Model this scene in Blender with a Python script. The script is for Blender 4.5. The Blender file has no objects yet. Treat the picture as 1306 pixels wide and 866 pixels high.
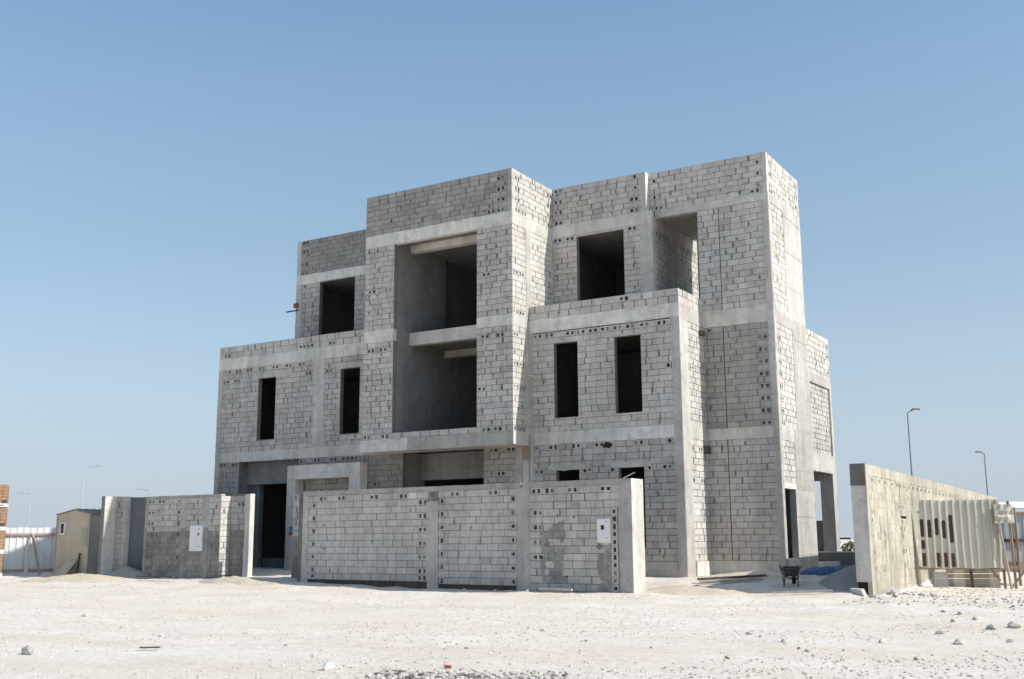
import bpy, bmesh, math, random
from mathutils import Vector, Matrix, noise
random.seed(7)
R = random.random
def U(a, b): return a + (b - a) * random.random()
scene = bpy.context.scene
COL = scene.collection
# ------------------------------------------------------------------ materials
def new_mat(name):
    m = bpy.data.materials.new(name); m.use_nodes = True
    nt = m.node_tree; nt.nodes.clear()
    out = nt.nodes.new('ShaderNodeOutputMaterial'); b = nt.nodes.new('ShaderNodeBsdfPrincipled')
    nt.links.new(b.outputs[0], out.inputs[0])
    b.inputs['Roughness'].default_value = 0.9
    if 'Specular IOR Level' in b.inputs: b.inputs['Specular IOR Level'].default_value = 0.2
    return m, nt, b
def node(nt, t, **kw):
    n = nt.nodes.new(t)
    for k, v in kw.items():
        if k in n.inputs: n.inputs[k].default_value = v
        else: setattr(n, k, v)
    return n
def mapped(nt, scale=(1, 1, 1), rot=(0, 0, 0)):
    tc = nt.nodes.new('ShaderNodeTexCoord'); mp = nt.nodes.new('ShaderNodeMapping')
    mp.inputs['Scale'].default_value = scale; mp.inputs['Rotation'].default_value = rot
    nt.links.new(tc.outputs['Object'], mp.inputs['Vector']); return mp.outputs[0]
def nz(nt, scale, detail=4, rough=.55, vec=None, sc=(1, 1, 1)):
    n = node(nt, 'ShaderNodeTexNoise', Scale=scale, Detail=detail, Roughness=rough)
    nt.links.new(vec or mapped(nt, sc), n.inputs['Vector']); return n.outputs[0]
def ramp(nt, src, stops):
    r = nt.nodes.new('ShaderNodeValToRGB'); e = r.color_ramp.elements
    while len(e) < len(stops): e.new(.5)
    for el, (p, c) in zip(e, stops):
        el.position = p; el.color = (c, c, c, 1) if not isinstance(c, tuple) else (*c, 1)
    nt.links.new(src, r.inputs[0]); return r.outputs[0]
def mix(nt, a, b, fac, mode='MIX'):
    m = nt.nodes.new('ShaderNodeMix'); m.data_type = 'RGBA'; m.blend_type = mode
    for sock, v in ((m.inputs[0], fac), (m.inputs[6], a), (m.inputs[7], b)):
        if isinstance(v, (int, float)): sock.default_value = v
        elif isinstance(v, tuple): sock.default_value = (*v, 1)
        else: nt.links.new(v, sock)
    return m.outputs[2]
def bump(nt, b, src, strength, dist=.01):
    n = node(nt, 'ShaderNodeBump', Strength=strength, Distance=dist)
    nt.links.new(src, n.inputs['Height']); nt.links.new(n.outputs[0], b.inputs['Normal'])
def attr(nt, name):
    a = nt.nodes.new('ShaderNodeAttribute'); a.attribute_name = name; return a.outputs['Fac']

def masonry(name, col, coat_col, var=.25, streak=.25, bmp=.5):
    """cement masonry: face tone x stains x grain, and a darker cement coat where 'coat' says"""
    m, nt, b = new_mat(name)
    c = mix(nt, col, attr(nt, 'tone'), 1, 'MULTIPLY')
    big = ramp(nt, nz(nt, .55, 5, .6), [(.3, 1 - var), (.65, 1.06)])
    c = mix(nt, c, big, 1, 'MULTIPLY')
    st = ramp(nt, nz(nt, 1.0, 5, .65, sc=(2.6, 2.6, .28)), [(.36, 1 - streak), (.56, 1.0)])
    c = mix(nt, c, st, 1, 'MULTIPLY')
    gr = ramp(nt, nz(nt, 38, 3, .6), [(.3, .86), (.7, 1.12)])
    c = mix(nt, c, gr, 1, 'MULTIPLY')
    pit = ramp(nt, nz(nt, 7, 6, .7), [(.3, .72), (.42, 1.0)])
    c = mix(nt, c, pit, .6, 'MULTIPLY')
    mot = ramp(nt, nz(nt, 3.1, 6, .7), [(.30, .76), (.48, 1.0), (.72, 1.10)])
    c = mix(nt, c, mot, .9, 'MULTIPLY')
    wm = ramp(nt, nz(nt, .8, 5, .6, sc=(1, 1, 1.6)), [(.42, 0.), (.7, .45)])
    c = mix(nt, c, mix(nt, c, (1.06, .985, .90), 1, 'MULTIPLY'), wm)
    n2 = nz(nt, 1.7, 4, .6)
    k = nt.nodes.new('ShaderNodeMath'); k.operation = 'MULTIPLY_ADD'
    nt.links.new(n2, k.inputs[0]); k.inputs[1].default_value = 1.4; k.inputs[2].default_value = -.05
    k2 = nt.nodes.new('ShaderNodeMath'); k2.operation = 'MULTIPLY'; k2.use_clamp = True
    nt.links.new(k.outputs[0], k2.inputs[0]); nt.links.new(attr(nt, 'coat'), k2.inputs[1])
    cc = mix(nt, coat_col, ramp(nt, nz(nt, 5, 5, .65), [(.25, .7), (.7, 1.15)]), 1, 'MULTIPLY')
    c = mix(nt, c, cc, k2.outputs[0])
    nt.links.new(c, b.inputs['Base Color'])
    bump(nt, b, nz(nt, 55, 4, .7), bmp, .012)
    return m
M = {}
M['block'] = masonry('cement block', (.555, .522, .482), (.22, .205, .18), .17, .13)
M['mortar'] = masonry('cement mortar', (.275, .26, .235), (.19, .18, .165), .3, .18)
M['concrete'] = masonry('cast concrete', (.655, .62, .57), (.27, .255, .23), .17, .18, .4)
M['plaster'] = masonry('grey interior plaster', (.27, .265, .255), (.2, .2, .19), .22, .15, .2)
M['blockR'] = masonry('weathered yellowish block', (.48, .44, .36), (.30, .27, .21), .22, .3)

M['raw'] = masonry('raw concrete darkened as room shade', (.17, .165, .16), (.15, .15, .14), .22, .15, .2)  # albedo lowered so the rooms look dark through the openings
def simple(name, col, rough=.8, var=.12, scale=3, spec=.2, metal=0, bmp=0, sc=(1, 1, 1)):
    m, nt, b = new_mat(name)
    n = ramp(nt, nz(nt, scale, 5, .6, sc=sc), [(.3, 1 - var), (.7, 1 + var * .6)])
    nt.links.new(mix(nt, col, n, 1, 'MULTIPLY'), b.inputs['Base Color'])
    b.inputs['Roughness'].default_value = rough; b.inputs['Metallic'].default_value = metal
    b.inputs['Specular IOR Level'].default_value = spec
    if bmp: bump(nt, b, nz(nt, scale * 8, 4, .6, sc=sc), bmp, .01)
    return m
M['dark'] = simple('painted darkness of holes', (.035, .03, .027), .95)  # near-black colour standing in for the shade inside holes and voids
M['cabin'] = simple('tan painted plywood', (.58, .475, .355), .7, .15, 1.2, sc=(1, 1, .4))
M['cabin_side'] = simple('darker tan plywood with side shade', (.47, .41, .335), .8, .22, 1.5, sc=(1, 1, .4))  # darker than the front: the side wall's shade put into its colour
M['roofing'] = simple('weathered roofing sheet', (.26, .25, .235), .7, .3, 3)
M['sheet_white'] = simple('white coated steel sheet', (.74, .75, .74), .45, .10, 1.3, .4, sc=(1, 1, .3))
M['sheet_beige'] = simple('dusty beige steel sheet', (.50, .475, .41), .5, .2, 1.5, .4, sc=(1, 1, .3))
M['sheet_grey'] = simple('pale blue grey steel sheet', (.38, .42, .44), .5, .12, 1.5, .4, sc=(1, 1, .3))
M['maroon'] = simple('faded maroon paint', (.12, .055, .05), .7, .4, 9)
M['blackpaint'] = simple('worn black paint', (.055, .048, .048), .7, .4, 9)
M['timber'] = simple('weathered timber', (.33, .24, .165), .85, .3, 4, sc=(1, 1, .2), bmp=.2)
M['timber_pink'] = simple('pinkish primed timber', (.47, .29, .255), .8, .25, 4)
M['timber_dark'] = simple('dark weathered timber', (.11, .085, .07), .9, .35, 5)
M['timber_grey'] = simple('bleached timber', (.42, .375, .315), .9, .25, 5)
M['clay'] = simple('orange clay brick', (.40, .245, .15), .9, .35, 9)
M['wrap'] = simple('white pallet wrap', (.75, .74, .72), .5, .1, 5)
M['steel_dark'] = simple('dark worn steel', (.045, .045, .05), .5, .4, 9, .4)
M['rubber'] = simple('black rubber', (.025, .025, .026), .8)
M['enamel'] = simple('white enamel cabinet paint', (.78, .78, .76), .4, .06, 4, .4)
M['galv'] = simple('galvanised steel', (.36, .375, .39), .45, .12, 4, .5)
M['galv_dark'] = simple('dull dark steel', (.13, .135, .14), .6, .12, 4, .4)
M['galv_hazed'] = simple('haze tinted galvanised steel', (.33, .36, .39), .5, .1, 4, .5)  # distance haze put into the colour of the far lamps
M['gate'] = simple('dark grey panel colour', (.14, .155, .165), .6, .12, 1.5)  # smooth dark grey of the panel beside the block pier
M['tarp'] = simple('blue plastic tarpaulin', (.045, .10, .22), .55, .35, 5, .4)
M['plastic_white'] = simple('white plastic', (.62, .62, .62), .4, .06, 8, .4)
M['red'] = simple('faded red paint', (.33, .12, .10), .6, .2, 12)
M['blue'] = simple('blue printed paper', (.10, .17, .38), .6, .2, 12)
M['glass'] = simple('dark glass', (.02, .024, .03), .1, .05, 2, .5)
M['stone'] = simple('pale limestone', (.56, .50, .435), .95, .22, 14, bmp=.4)
M['stone_grey'] = simple('grey concrete rubble', (.40, .385, .36), .95, .25, 14, bmp=.4)
M['stone_dark'] = simple('dark brown stone', (.15, .13, .11), .95, .3, 14, bmp=.4)
M['lamp'] = simple('lamp lens', (.62, .64, .66), .3)
M['rust'] = simple('rusty steel', (.26, .12, .05), .8, .35, 20)
M['leaf'] = simple('desert shrub leaf', (.075, .10, .03), .7, .4, 12)
M['skin'] = simple('dull white car paint', (.75, .75, .74), .35, .03, 2, .5)
# sand
def sand(name, base, dark, light, fine=1.0):
    m, nt, b = new_mat(name)
    a = ramp(nt, nz(nt, .16, 5, .6, sc=(1, 1.6, 1)), [(.35, 0.), (.62, 1.)])
    c = mix(nt, base, light, a)
    t = ramp(nt, nz(nt, .5, 6, .65, sc=(.45, 1.3, 1)), [(.38, 0.), (.66, 1.)])
    c = mix(nt, c, dark, mix(nt, (0, 0, 0), t, .85))
    s1 = ramp(nt, nz(nt, 9, 6, .7), [(.3, .80), (.62, 1.07)])
    c = mix(nt, c, s1, fine, 'MULTIPLY')
    s2 = ramp(nt, nz(nt, 42, 4, .7), [(.28, .70), (.44, 1.0), (.75, 1.1)])
    c = mix(nt, c, s2, .8 * fine, 'MULTIPLY')
    v = node(nt, 'ShaderNodeTexVoronoi', Scale=11.); nt.links.new(mapped(nt), v.inputs['Vector'])
    sp = ramp(nt, v.outputs['Distance'], [(.05, .55), (.13, 1.0)])
    gate = ramp(nt, nz(nt, 1.4, 4, .6), [(.47, 0.), (.6, .8)])
    c = mix(nt, c, mix(nt, (1, 1, 1), sp, gate), 1, 'MULTIPLY')
    nt.links.new(c, b.inputs['Base Color'])
    b.inputs['Roughness'].default_value = .97; b.inputs['Specular IOR Level'].default_value = .1
    h = mix(nt, nz(nt, 14, 7, .7), nz(nt, 70, 4, .7), .4)
    bump(nt, b, h, .7, .05)
    return m
M['sand'] = sand('pale desert sand', (.755, .662, .572), (.695, .58, .465), (.775, .705, .64))
M['sandpile'] = sand('tan sand', (.66, .55, .42), (.60, .49, .36), (.68, .58, .46))
M['sandgrey'] = sand('grey building sand', (.40, .375, .345), (.34, .315, .285), (.43, .405, .375))

# ------------------------------------------------------------------ mesh builder
class MB:
    def __init__(s): s.v = []; s.f = []; s.m = []; s.t = []; s.c = []; s.mats = []
    def mi(s, mat):
        if mat not in s.mats: s.mats.append(mat)
        return s.mats.index(mat)
    def face(s, pts, mat, tone=1., coat=0.):
        k = len(s.v); s.v += [tuple(p) for p in pts]; s.f.append(tuple(range(k, k + len(pts))))
        s.m.append(s.mi(mat)); s.t.append(tone); s.c.append(coat)
    def box8(s, p, mat, tone=1., coat=0.):
        """p: 8 corners, bottom four counter-clockwise then top four"""
        k = len(s.v); s.v += [tuple(q) for q in p]; i = s.mi(mat)
        for q in ((0, 3, 2, 1), (4, 5, 6, 7), (0, 1, 5, 4), (1, 2, 6, 5), (2, 3, 7, 6), (3, 0, 4, 7)):
            s.f.append(tuple(k + a for a in q)); s.m.append(i); s.t.append(tone); s.c.append(coat)
    def box(s, x0, x1, y0, y1, z0, z1, mat, tone=1., coat=0.):
        s.box8([(x0, y0, z0), (x1, y0, z0), (x1, y1, z0), (x0, y1, z0), (x0, y0, z1), (x1, y0, z1), (x1, y1, z1), (x0, y1, z1)], mat, tone, coat)
    def bar(s, a, b, w, h, mat, up=(0, 0, 1), tone=1.):
        a = Vector(a); b = Vector(b); d = (b - a).normalized(); up = Vector(up)
        if abs(d.dot(up)) > .98: up = Vector((1, 0, 0))
        sx = d.cross(up).normalized() * w / 2; sy = sx.cross(d).normalized() * h / 2
        s.box8([a - sx - sy, a + sx - sy, b + sx - sy, b - sx - sy, a - sx + sy, a + sx + sy, b + sx + sy, b - sx + sy], mat, tone)
    def tube(s, pts, rad, mat, n=10, caps=True):
        """tube along points; rad a number or a list"""
        pts = [Vector(p) for p in pts]; k = len(s.v); i = s.mi(mat)
        for j, p in enumerate(pts):
            d = (pts[min(j + 1, len(pts) - 1)] - pts[max(j - 1, 0)]).normalized()
            up = Vector((0, 0, 1)) if abs(d.z) < .95 else Vector((1, 0, 0))
            a = d.cross(up).normalized(); b = a.cross(d); r = rad[j] if isinstance(rad, (list, tuple)) else rad
            for q in range(n):
                t = 2 * math.pi * q / n; s.v.append(tuple(p + a * math.cos(t) * r + b * math.sin(t) * r))
        def add(f): s.f.append(f); s.m.append(i); s.t.append(1.); s.c.append(0.)
        for j in range(len(pts) - 1):
            for q in range(n):
                add((k + j * n + q, k + j * n + (q + 1) % n, k + (j + 1) * n + (q + 1) % n, k + (j + 1) * n + q))
        if caps:
            add(tuple(k + q for q in range(n))); add(tuple(k + (len(pts) - 1) * n + q for q in range(n)))
    def build(s, name, parent=None, smooth=False, bevel=0):
        me = bpy.data.meshes.new(name)
        off = Vector(parent_loc(parent)) if parent else Vector((0, 0, 0))
        me.from_pydata([tuple(Vector(v) - off) for v in s.v], [], s.f)
        for m in s.mats: me.materials.append(M[m])
        me.polygons.foreach_set('material_index', s.m)
        for nm, vals in (('tone', s.t), ('coat', s.c)):
            a = me.attributes.new(nm, 'FLOAT', 'FACE'); a.data.foreach_set('value', vals)
        if smooth: me.polygons.foreach_set('use_smooth', [True] * len(me.polygons))
        me.update()
        o = bpy.data.objects.new(name, me); COL.objects.link(o)
        if parent: o.parent = parent
        if bevel:
            b = o.modifiers.new('edge', 'BEVEL'); b.width = bevel; b.segments = 2; b.limit_method = 'ANGLE'
        return o
def parent_loc(p):
    v = Vector((0, 0, 0))
    while p: v += p.location; p = p.parent
    return v
def tag(o, label, cat=None, group=None, kind=None):
    if label: o['label'] = label
    if cat: o['category'] = cat
    if group: o['group'] = group
    if kind: o['kind'] = kind
    return o
def thing(name, label, cat, loc=(0, 0, 0), group=None):
    o = bpy.data.objects.new(name, None); COL.objects.link(o); o.location = loc
    o.empty_display_size = .2
    return tag(o, label, cat, group)

# ------------------------------------------------------------------ masonry
class Frame:
    """wall frame: u runs along the wall, d outwards"""
    def __init__(s, o, ux, n): s.o = Vector(o); s.ux = Vector(ux).normalized(); s.n = Vector(n).normalized()
    def p(s, u, z, d=0): return s.o + s.ux * u + s.n * d + Vector((0, 0, z))
def front(Y): return Frame((0, Y, 0), (1, 0, 0), (0, -1, 0))      # faces the camera side, u = world X
def side(X): return Frame((X, 0, 0), (0, 1, 0), (1, 0, 0))        # faces +X, u = world Y

def fbox(mb, fr, u0, u1, z0, z1, d0, d1, mat, tone=1., coat=0.):
    P = fr.p
    mb.box8([P(u0, z0, d1), P(u1, z0, d1), P(u1, z0, d0), P(u0, z0, d0), P(u0, z1, d1), P(u1, z1, d1), P(u1, z1, d0), P(u0, z1, d0)], mat, tone, coat)
def sub_iv(iv, cuts):
    res = [iv]
    for a, b in cuts:
        nx = []
        for x, y in res:
            if b <= x or a >= y: nx.append((x, y)); continue
            if a > x: nx.append((x, a))
            if b < y: nx.append((b, y))
        res = nx
    return res
def bands(u0, u1, z0, z1, holes):
    zs = sorted({z0, z1, *[min(max(h[2], z0), z1) for h in holes], *[min(max(h[3], z0), z1) for h in holes]})
    for a, b in zip(zs, zs[1:]):
        if b - a < 1e-4: continue
        m = (a + b) / 2
        for x, y in sub_iv((u0, u1), [(h[0], h[1]) for h in holes if h[2] < m < h[3]]):
            if y - x > 1e-4: yield x, y, a, b
def blob(mb, fr, u, z, w, h, d, mat, tone, coat=0.):
    n = random.randint(7, 10); pts = []
    for i in range(n):
        t = 2 * math.pi * i / n; r = U(.6, 1.1)
        pts.append(fr.p(u + math.cos(t) * w / 2 * r, z + math.sin(t) * h / 2 * r, d))
    mb.face(pts, mat, tone, coat)
def block_wall(mb, fr, u0, u1, z0, z1, holes=(), hollow=(), T=.2, tone=1., jit=.048, coat=None, rec=.013, smear=.34,
               bl=.40, bh=.2, mat='block', mort='mortar', mtone=1., ends=True, wide=.42, filled=False):
    coat = coat or (lambda u, z: 0.)
    P = fr.p
    n = max(1, round((z1 - z0) / bh)); h = (z1 - z0) / n
    holes = [tuple(x) for x in holes]
    cells = []; res = {}
    for hu in hollow:
        u, z = hu[0], hu[1]; two = len(hu) < 3 or hu[2] != 1
        i = min(n - 1, max(0, int((z - z0) / h))); zc = z0 + (i + .5) * h
        w = .195 if two else .105
        if u - w < u0: u = u0 + w
        if u + w > u1: u = u1 - w
        if any(not (u + w < a - .001 or u - w > b + .001) for a, b, _ in res.get(i, [])): continue
        if any(q[0] < u + w and q[1] > u - w and q[2] < zc + h / 2 - .02 and q[3] > zc - h / 2 + .02 for q in holes): continue
        cs = []
        for du in ((-.09, .09) if two else (0.,)):
            cw = U(.085, .125); ch = U(.09, .135)
            cs.append((u + du - cw / 2, u + du + cw / 2, zc - ch / 2 + U(-.01, .01), zc + ch / 2))
        res.setdefault(i, []).append((u - w, u + w, cs)); cells += cs
    # mortar bed with the openings and the hollow cells cut out of it
    for x, y, a, b in bands(u0, u1, z0, z1, holes + cells):
        k = max(1, round((y - x) / 1.2))
        for q in range(k):
            xa = x + (y - x) * q / k; xb = x + (y - x) * (q + 1) / k
            mb.face([P(xa, a, -rec), P(xb, a, -rec), P(xb, b, -rec), P(xa, b, -rec)], mort, mtone * tone, coat((xa + xb) / 2, (a + b) / 2))
    for x, y, a, b in bands(u0, u1, z0, z1, holes):
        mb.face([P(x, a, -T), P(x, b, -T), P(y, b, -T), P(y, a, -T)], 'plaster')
    def ring(a, b, c, d, d0, d1, mt, tn):
        mb.face([P(a, c, d0), P(a, d, d0), P(a, d, d1), P(a, c, d1)], mt, tn)
        mb.face([P(b, c, d0), P(b, d, d0), P(b, d, d1), P(b, c, d1)], mt, tn)
        mb.face([P(a, c, d0), P(b, c, d0), P(b, c, d1), P(a, c, d1)], mt, tn)
        mb.face([P(a, d, d0), P(b, d, d0), P(b, d, d1), P(a, d, d1)], mt, tn)
    for q in holes:
        a, b, c, d = max(q[0], u0), min(q[1], u1), max(q[2], z0), min(q[3], z1)
        ring(a, b, c, d, -rec, -T, mort, tone * .95)
    if ends: ring(u0 + .02, u1 - .02, z0 + .004, z1 - .004, -rec - .002, -T, mort, tone)
    for a, b, c, d in cells:
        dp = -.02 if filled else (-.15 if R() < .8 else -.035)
        ring(a, b, c, d, 0, dp, mat, tone * .8)  # cell sides and deep backs darkened as the shade inside the holes
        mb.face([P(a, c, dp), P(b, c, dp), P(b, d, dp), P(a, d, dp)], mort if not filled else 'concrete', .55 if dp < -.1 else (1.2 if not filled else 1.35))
    def emit(a, b, c, d, tn, ct, dj):
        if b - a < .03 or d - c < .03: return
        e = .003
        f = [P(a, c, dj), P(b, c, dj), P(b, d, dj), P(a, d, dj)]
        bk = [P(a - e, c - e, -.02), P(b + e, c - e, -.02), P(b + e, d + e, -.02), P(a - e, d + e, -.02)]
        mb.face(f, mat, tn, ct)
        for i in range(4): mb.face([bk[i], bk[(i + 1) % 4], f[(i + 1) % 4], f[i]], mat, tn * .92, ct)
    for i in range(n):
        a0 = z0 + i * h; a1 = a0 + h; rv = res.get(i, [])
        cut = [(q[0], q[1]) for q in holes if q[2] < a1 - .02 and q[3] > a0 + .02]
        part = [q for q in holes if q[2] < a1 - .02 and q[3] > a0 + .02 and (q[3] < a1 - .05 or q[2] > a0 + .05)]
        for q in part:
            if q[3] < a1 - .05: emit(max(q[0], u0), min(q[1], u1), q[3] + .006, a1 - .006, tone * U(.9, 1.05), coat(q[0], a1), 0)
            if q[2] > a0 + .05: emit(max(q[0], u0), min(q[1], u1), a0 + .006, q[2] - .006, tone * U(.9, 1.05), coat(q[0], a0), 0)
        for x, y, cs in rv:
            tn = tone * U(1 - jit, 1 + jit); ct = coat((x + y) / 2, a0)
            if filled: tn *= 1.15
            for rx, ry, ra, rb in bands(x + .006, y - .006, a0 + .006, a1 - .006, cs):
                mb.face([P(rx, ra, .001), P(ry, ra, .001), P(ry, rb, .001), P(rx, rb, .001)], mat, tn, ct)
        segs = sub_iv((u0, u1), cut + [(x, y) for x, y, _ in rv])
        off = (bl / 2 if i % 2 else 0) + U(-.05, .05)
        for x, y in segs:
            e = [x]; u = u0 + off - bl
            while u < y:
                q = u + U(-.018, .018)
                if q > x + .08 and q < y - .08: e.append(q)
                u += bl * (1 if R() < .93 else .5)
            e.append(y)
            for a, b in zip(e, e[1:]):
                g0 = .007; g1 = U(.007, .013) if R() > wide else U(.022, .05)
                tn = tone * (1 + random.gauss(0, jit)); 
                if R() < .015: tn *= 1.16
                if R() < .05: tn *= .86
                emit(a + (g0 if a > x + .001 else .003), b - (g1 if b < y - .001 else .003), a0 + U(.007, .012), a1 - U(.007, .013), tn, coat((a + b) / 2, (a0 + a1) / 2), U(-.004, .004))
                if R() < smear and b < y - .05:
                    blob(mb, fr, b + U(-.02, .02), min(max((a0 + a1) / 2 + U(-.06, .06), z0 + .15), z1 - .15), U(.04, .12), U(.08, .26), .0055 + U(0, .002), mort, tone * U(.72, 1.3), coat(b, a0))
                if i > 0 and a + .2 < b and R() < smear * .35: blob(mb, fr, U(a + .1, b - .1), a0 + U(-.02, .02), U(.1, .3), U(.03, .07), .0055 + U(0, .002), mort, tone * U(1.1, 1.9), coat(b, a0))
def cast(mb, fr, u0, u1, z0, z1, d=.012, T=.2, tone=1., coat=0., mat='concrete', seg=1.6, rough=.006, ties=False):
    """cast concrete member: poured lengths of differing tone, slightly uneven arrises"""
    P = fr.p; horiz = (u1 - u0) >= (z1 - z0)
    L = (u1 - u0) if horiz else (z1 - z0); n = max(1, round(L / seg)); cuts = [0] + sorted(U(.08, .92) for _ in range(n - 1)) + [1]
    for a, b in zip(cuts, cuts[1:]):
        if b - a < .01: continue
        tn = tone * U(.9, 1.08); m = max(1, int(L * (b - a) / .45))
        dd = d + U(-.003, .003)
        prev = None
        for i in range(m + 1):
            t = a + (b - a) * i / m
            if horiz:
                u = u0 + L * t; cur = [P(u, z0 + U(-rough, rough), dd), P(u, z1 + U(-rough, rough), dd), P(u, z1, -T), P(u, z0, -T)]
            else:
                z = z0 + L * t; cur = [P(u0 + U(-rough, rough), z, dd), P(u1 + U(-rough, rough) * .4, z, dd), P(u1, z, -T), P(u0, z, -T)]
            if prev:
                for q in range(4):
                    w = (q + 1) % 4; mb.face([prev[q], cur[q], cur[w], prev[w]], mat, tn, coat)
            else: first = cur
            prev = cur
        mb.face(first, mat, tn, coat); mb.face(prev[::-1], mat, tn, coat)
    if ties:
        nu = max(2, round((u1 - u0) / .62)); nz_ = max(2, round((z1 - z0) / .7))
        for i in range(nu):
            for j in range(nz_):
                if R() < .8: blob(mb, fr, u0 + (i + .5) / nu * (u1 - u0) + U(-.02, .02), z0 + (j + .5) / nz_ * (z1 - z0) + U(-.02, .02), .045, .045, d + .009, 'mortar', U(.5, 1.))
        z = z0 + U(.5, 1.1)
        while z < z1 - .2:
            mb.face([P(u0 + .02, z, d + .0085), P(u1 - .02, z + U(-.01, .01), d + .0085), P(u1 - .02, z + .014, d + .0085), P(u0 + .02, z + .014, d + .0085)], 'mortar', U(1.3, 1.9)); z += 1.22
    if horiz and L > 1.2 and mat == 'concrete':
        for k in range(int(L * 1.5)):
            hh = U(.04, .12); blob(mb, fr, U(u0 + .35, u1 - .35), random.choice((z0 + hh * .3, z0 + hh * .2, z1 - hh * .6)), U(.12, .55), hh, d + .0045 + .0002 * (k % 12), 'concrete', tone * U(.78, 1.06), coat)
    elif not horiz and L > 1.2 and mat == 'concrete':
        for k in range(int(L * 1.2)):
            if u1 - u0 > .18: blob(mb, fr, random.choice((u0 + .05, u1 - .06)) + U(-.01, .02), U(z0 + .2, z1 - .2), U(.04, .09), U(.12, .5), d + .0045 + .0002 * (k % 12), 'concrete', tone * U(.78, 1.04), coat)

# ------------------------------------------------------------------ ground
def sstep(a, b, x):
    t = min(1, max(0, (x - a) / (b - a))); return t * t * (3 - 2 * t)
def ground_base(x, y):
    g = .02 + .10 * sstep(-16, -7.5, y)                      # berm by the walls
    g += .05 * sstep(-8, -16, x) * sstep(-12, -6, y)
    if x < 3.6: g += .30 * sstep(-6.6, -2.6, y) * sstep(-26, -21, x)
    g += .05 * sstep(-3, -14, x) * sstep(-9, -6, y)
    return g
def ground_z(x, y):
    g = ground_base(x, y)
    r = math.hypot(x - 10.5, y + 33)
    k = 1 if r < 60 else max(0, 1 - (r - 60) / 60)
    if k > 0:
        p = Vector((x, y, 0))
        rough = 1 + 1.3 * sstep(-13, -8, y)
        g += k * (noise.noise(p * .22) * .05 + noise.noise(p * .9 + Vector((7, 3, 0))) * .022 * rough + noise.noise(p * 3.1) * .010 * rough + noise.noise(p * 8.3) * .005)
    if -30 < y < -5:                                              # wheel ruts of the lorries that pass in front of the plot
        w = x * .52 - y * .855                                    # distance across the track
        for c, dep in ((13.4, .030), (15.2, .026), (10.6, .02), (12.35, .018), (18.0, .022)):
            t = w - c - .5 * noise.noise(Vector((x * .05 + c, y * .05, 2))) - .02 * x
            if abs(t) < .7: g += dep * (-math.exp(-(t / .16) ** 2) + .6 * math.exp(-((abs(t) - .32) / .12) ** 2)) * (.5 + noise.noise(Vector((x * .3, y * .3, c))))
    return g
def build_ground():
    xs = [-1200, -700, -400, -260, -180, -130, -95, -72, -56, -46, -40]; x = -36.
    while x < 14: xs.append(x); x += .16
    xs += [14.3, 15, 16.5, 19, 24, 32, 45, 65, 95, 140, 220, 400, 700, 1200]
    ys = [-300, -160, -90, -60, -48, -40, -36, -33, -31, -29, -27.5]; y = -26.4
    while y < -14: ys.append(y); y += .10
    while y < 3: ys.append(y); y += .15
    ys += [3.3, 3.8, 4.5, 5.5, 7, 9, 12, 16, 21, 28, 38, 52, 72, 100, 140, 200, 300, 480, 800, 1400]
    nx = len(xs); v = [(x, y, ground_z(x, y)) for y in ys for x in xs]
    f = [(j * nx + i, j * nx + i + 1, (j + 1) * nx + i + 1, (j + 1) * nx + i) for j in range(len(ys) - 1) for i in range(nx - 1)]
    me = bpy.data.meshes.new('ground'); me.from_pydata(v, [], f); me.materials.append(M['sand'])
    me.polygons.foreach_set('use_smooth', [True] * len(f)); me.update()
    o = bpy.data.objects.new('ground', me); COL.objects.link(o)
    tag(o, 'pale stony desert sand ground', 'ground', kind='structure')
build_ground()

# ------------------------------------------------------------------ the villa shell
villa = thing('unfinished_villa', 'three storey unfinished grey concrete block villa shell standing on sandy ground', 'building', (-10, 3, .4))
G0 = .3                                                # walls start under the soil
B1a, B1b, B2a, B2b, PA, B3a, B3b, TOP = 4.66, 5.06, 8.43, 8.92, 9.39, 12.2, 12.62, 14.1
def bw(fr, *a, name='block_wall', label=None, **k):
    mb = MB(); block_wall(mb, fr, *a, **k); o = mb.build(name, villa)
    if label: o['label'] = label
    return o
def cc(fr, *a, name='concrete_beam', label=None, **k):
    mb = MB(); cast(mb, fr, *a, **k); o = mb.build(name, villa)
    if label: o['label'] = label
    return o
def vbox(name, x0, x1, y0, y1, z0, z1, mat='plaster', tone=1., label=None):
    mb = MB(); mb.box(x0, x1, y0, y1, z0, z1, mat, tone); o = mb.build(name, villa)
    if label: o['label'] = label
    return o
def row(us, z): return [(u, z) for u in us]
# --- left wing A -----------------------------------------------------------------------------
A = front(-2.1)
w1 = (-20.37, -19.43, 5.49, 7.94); w2 = (-16.14, -15.2, 5.49, 7.96)
bw(A, -22.35, -17.45, B1b, B2a, holes=[w1], hollow=row([-22.1, -21.5, -20.9, -20.2, -19.5, -18.8, -18.1], 8.3) + row([-22.15, -21.55], 7.9) + row([-17.75], 7.9), tone=.93, smear=.12)
bw(A, -16.93, -14.0, B1b, B2a, holes=[w2], hollow=row([-16.7, -16.3], 7.9), tone=.93)
cc(A, -20.75, -18.6, 7.945, 8.18, name='lintel', T=.12, d=.009, tone=.85)
cc(A, -16.35, -14.4, 7.965, 8.18, name='lintel', T=.12, d=.009, tone=.85)
cc(A, -22.6, -14.0, B2a, B2b - .03, tone=1.1)
bw(A, -22.6, -14.0, B2b - .03, PA, name='parapet_wall', hollow=row([-22.15, -18.1, -17.7, -16.6], 9.02), smear=.2)
cc(A, -22.6, -22.35, G0, B2a, name='concrete_column', tone=.85, d=.010)
cc(A, -17.45, -16.93, B1b, B2a, name='concrete_column', tone=.88, d=.010)
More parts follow.
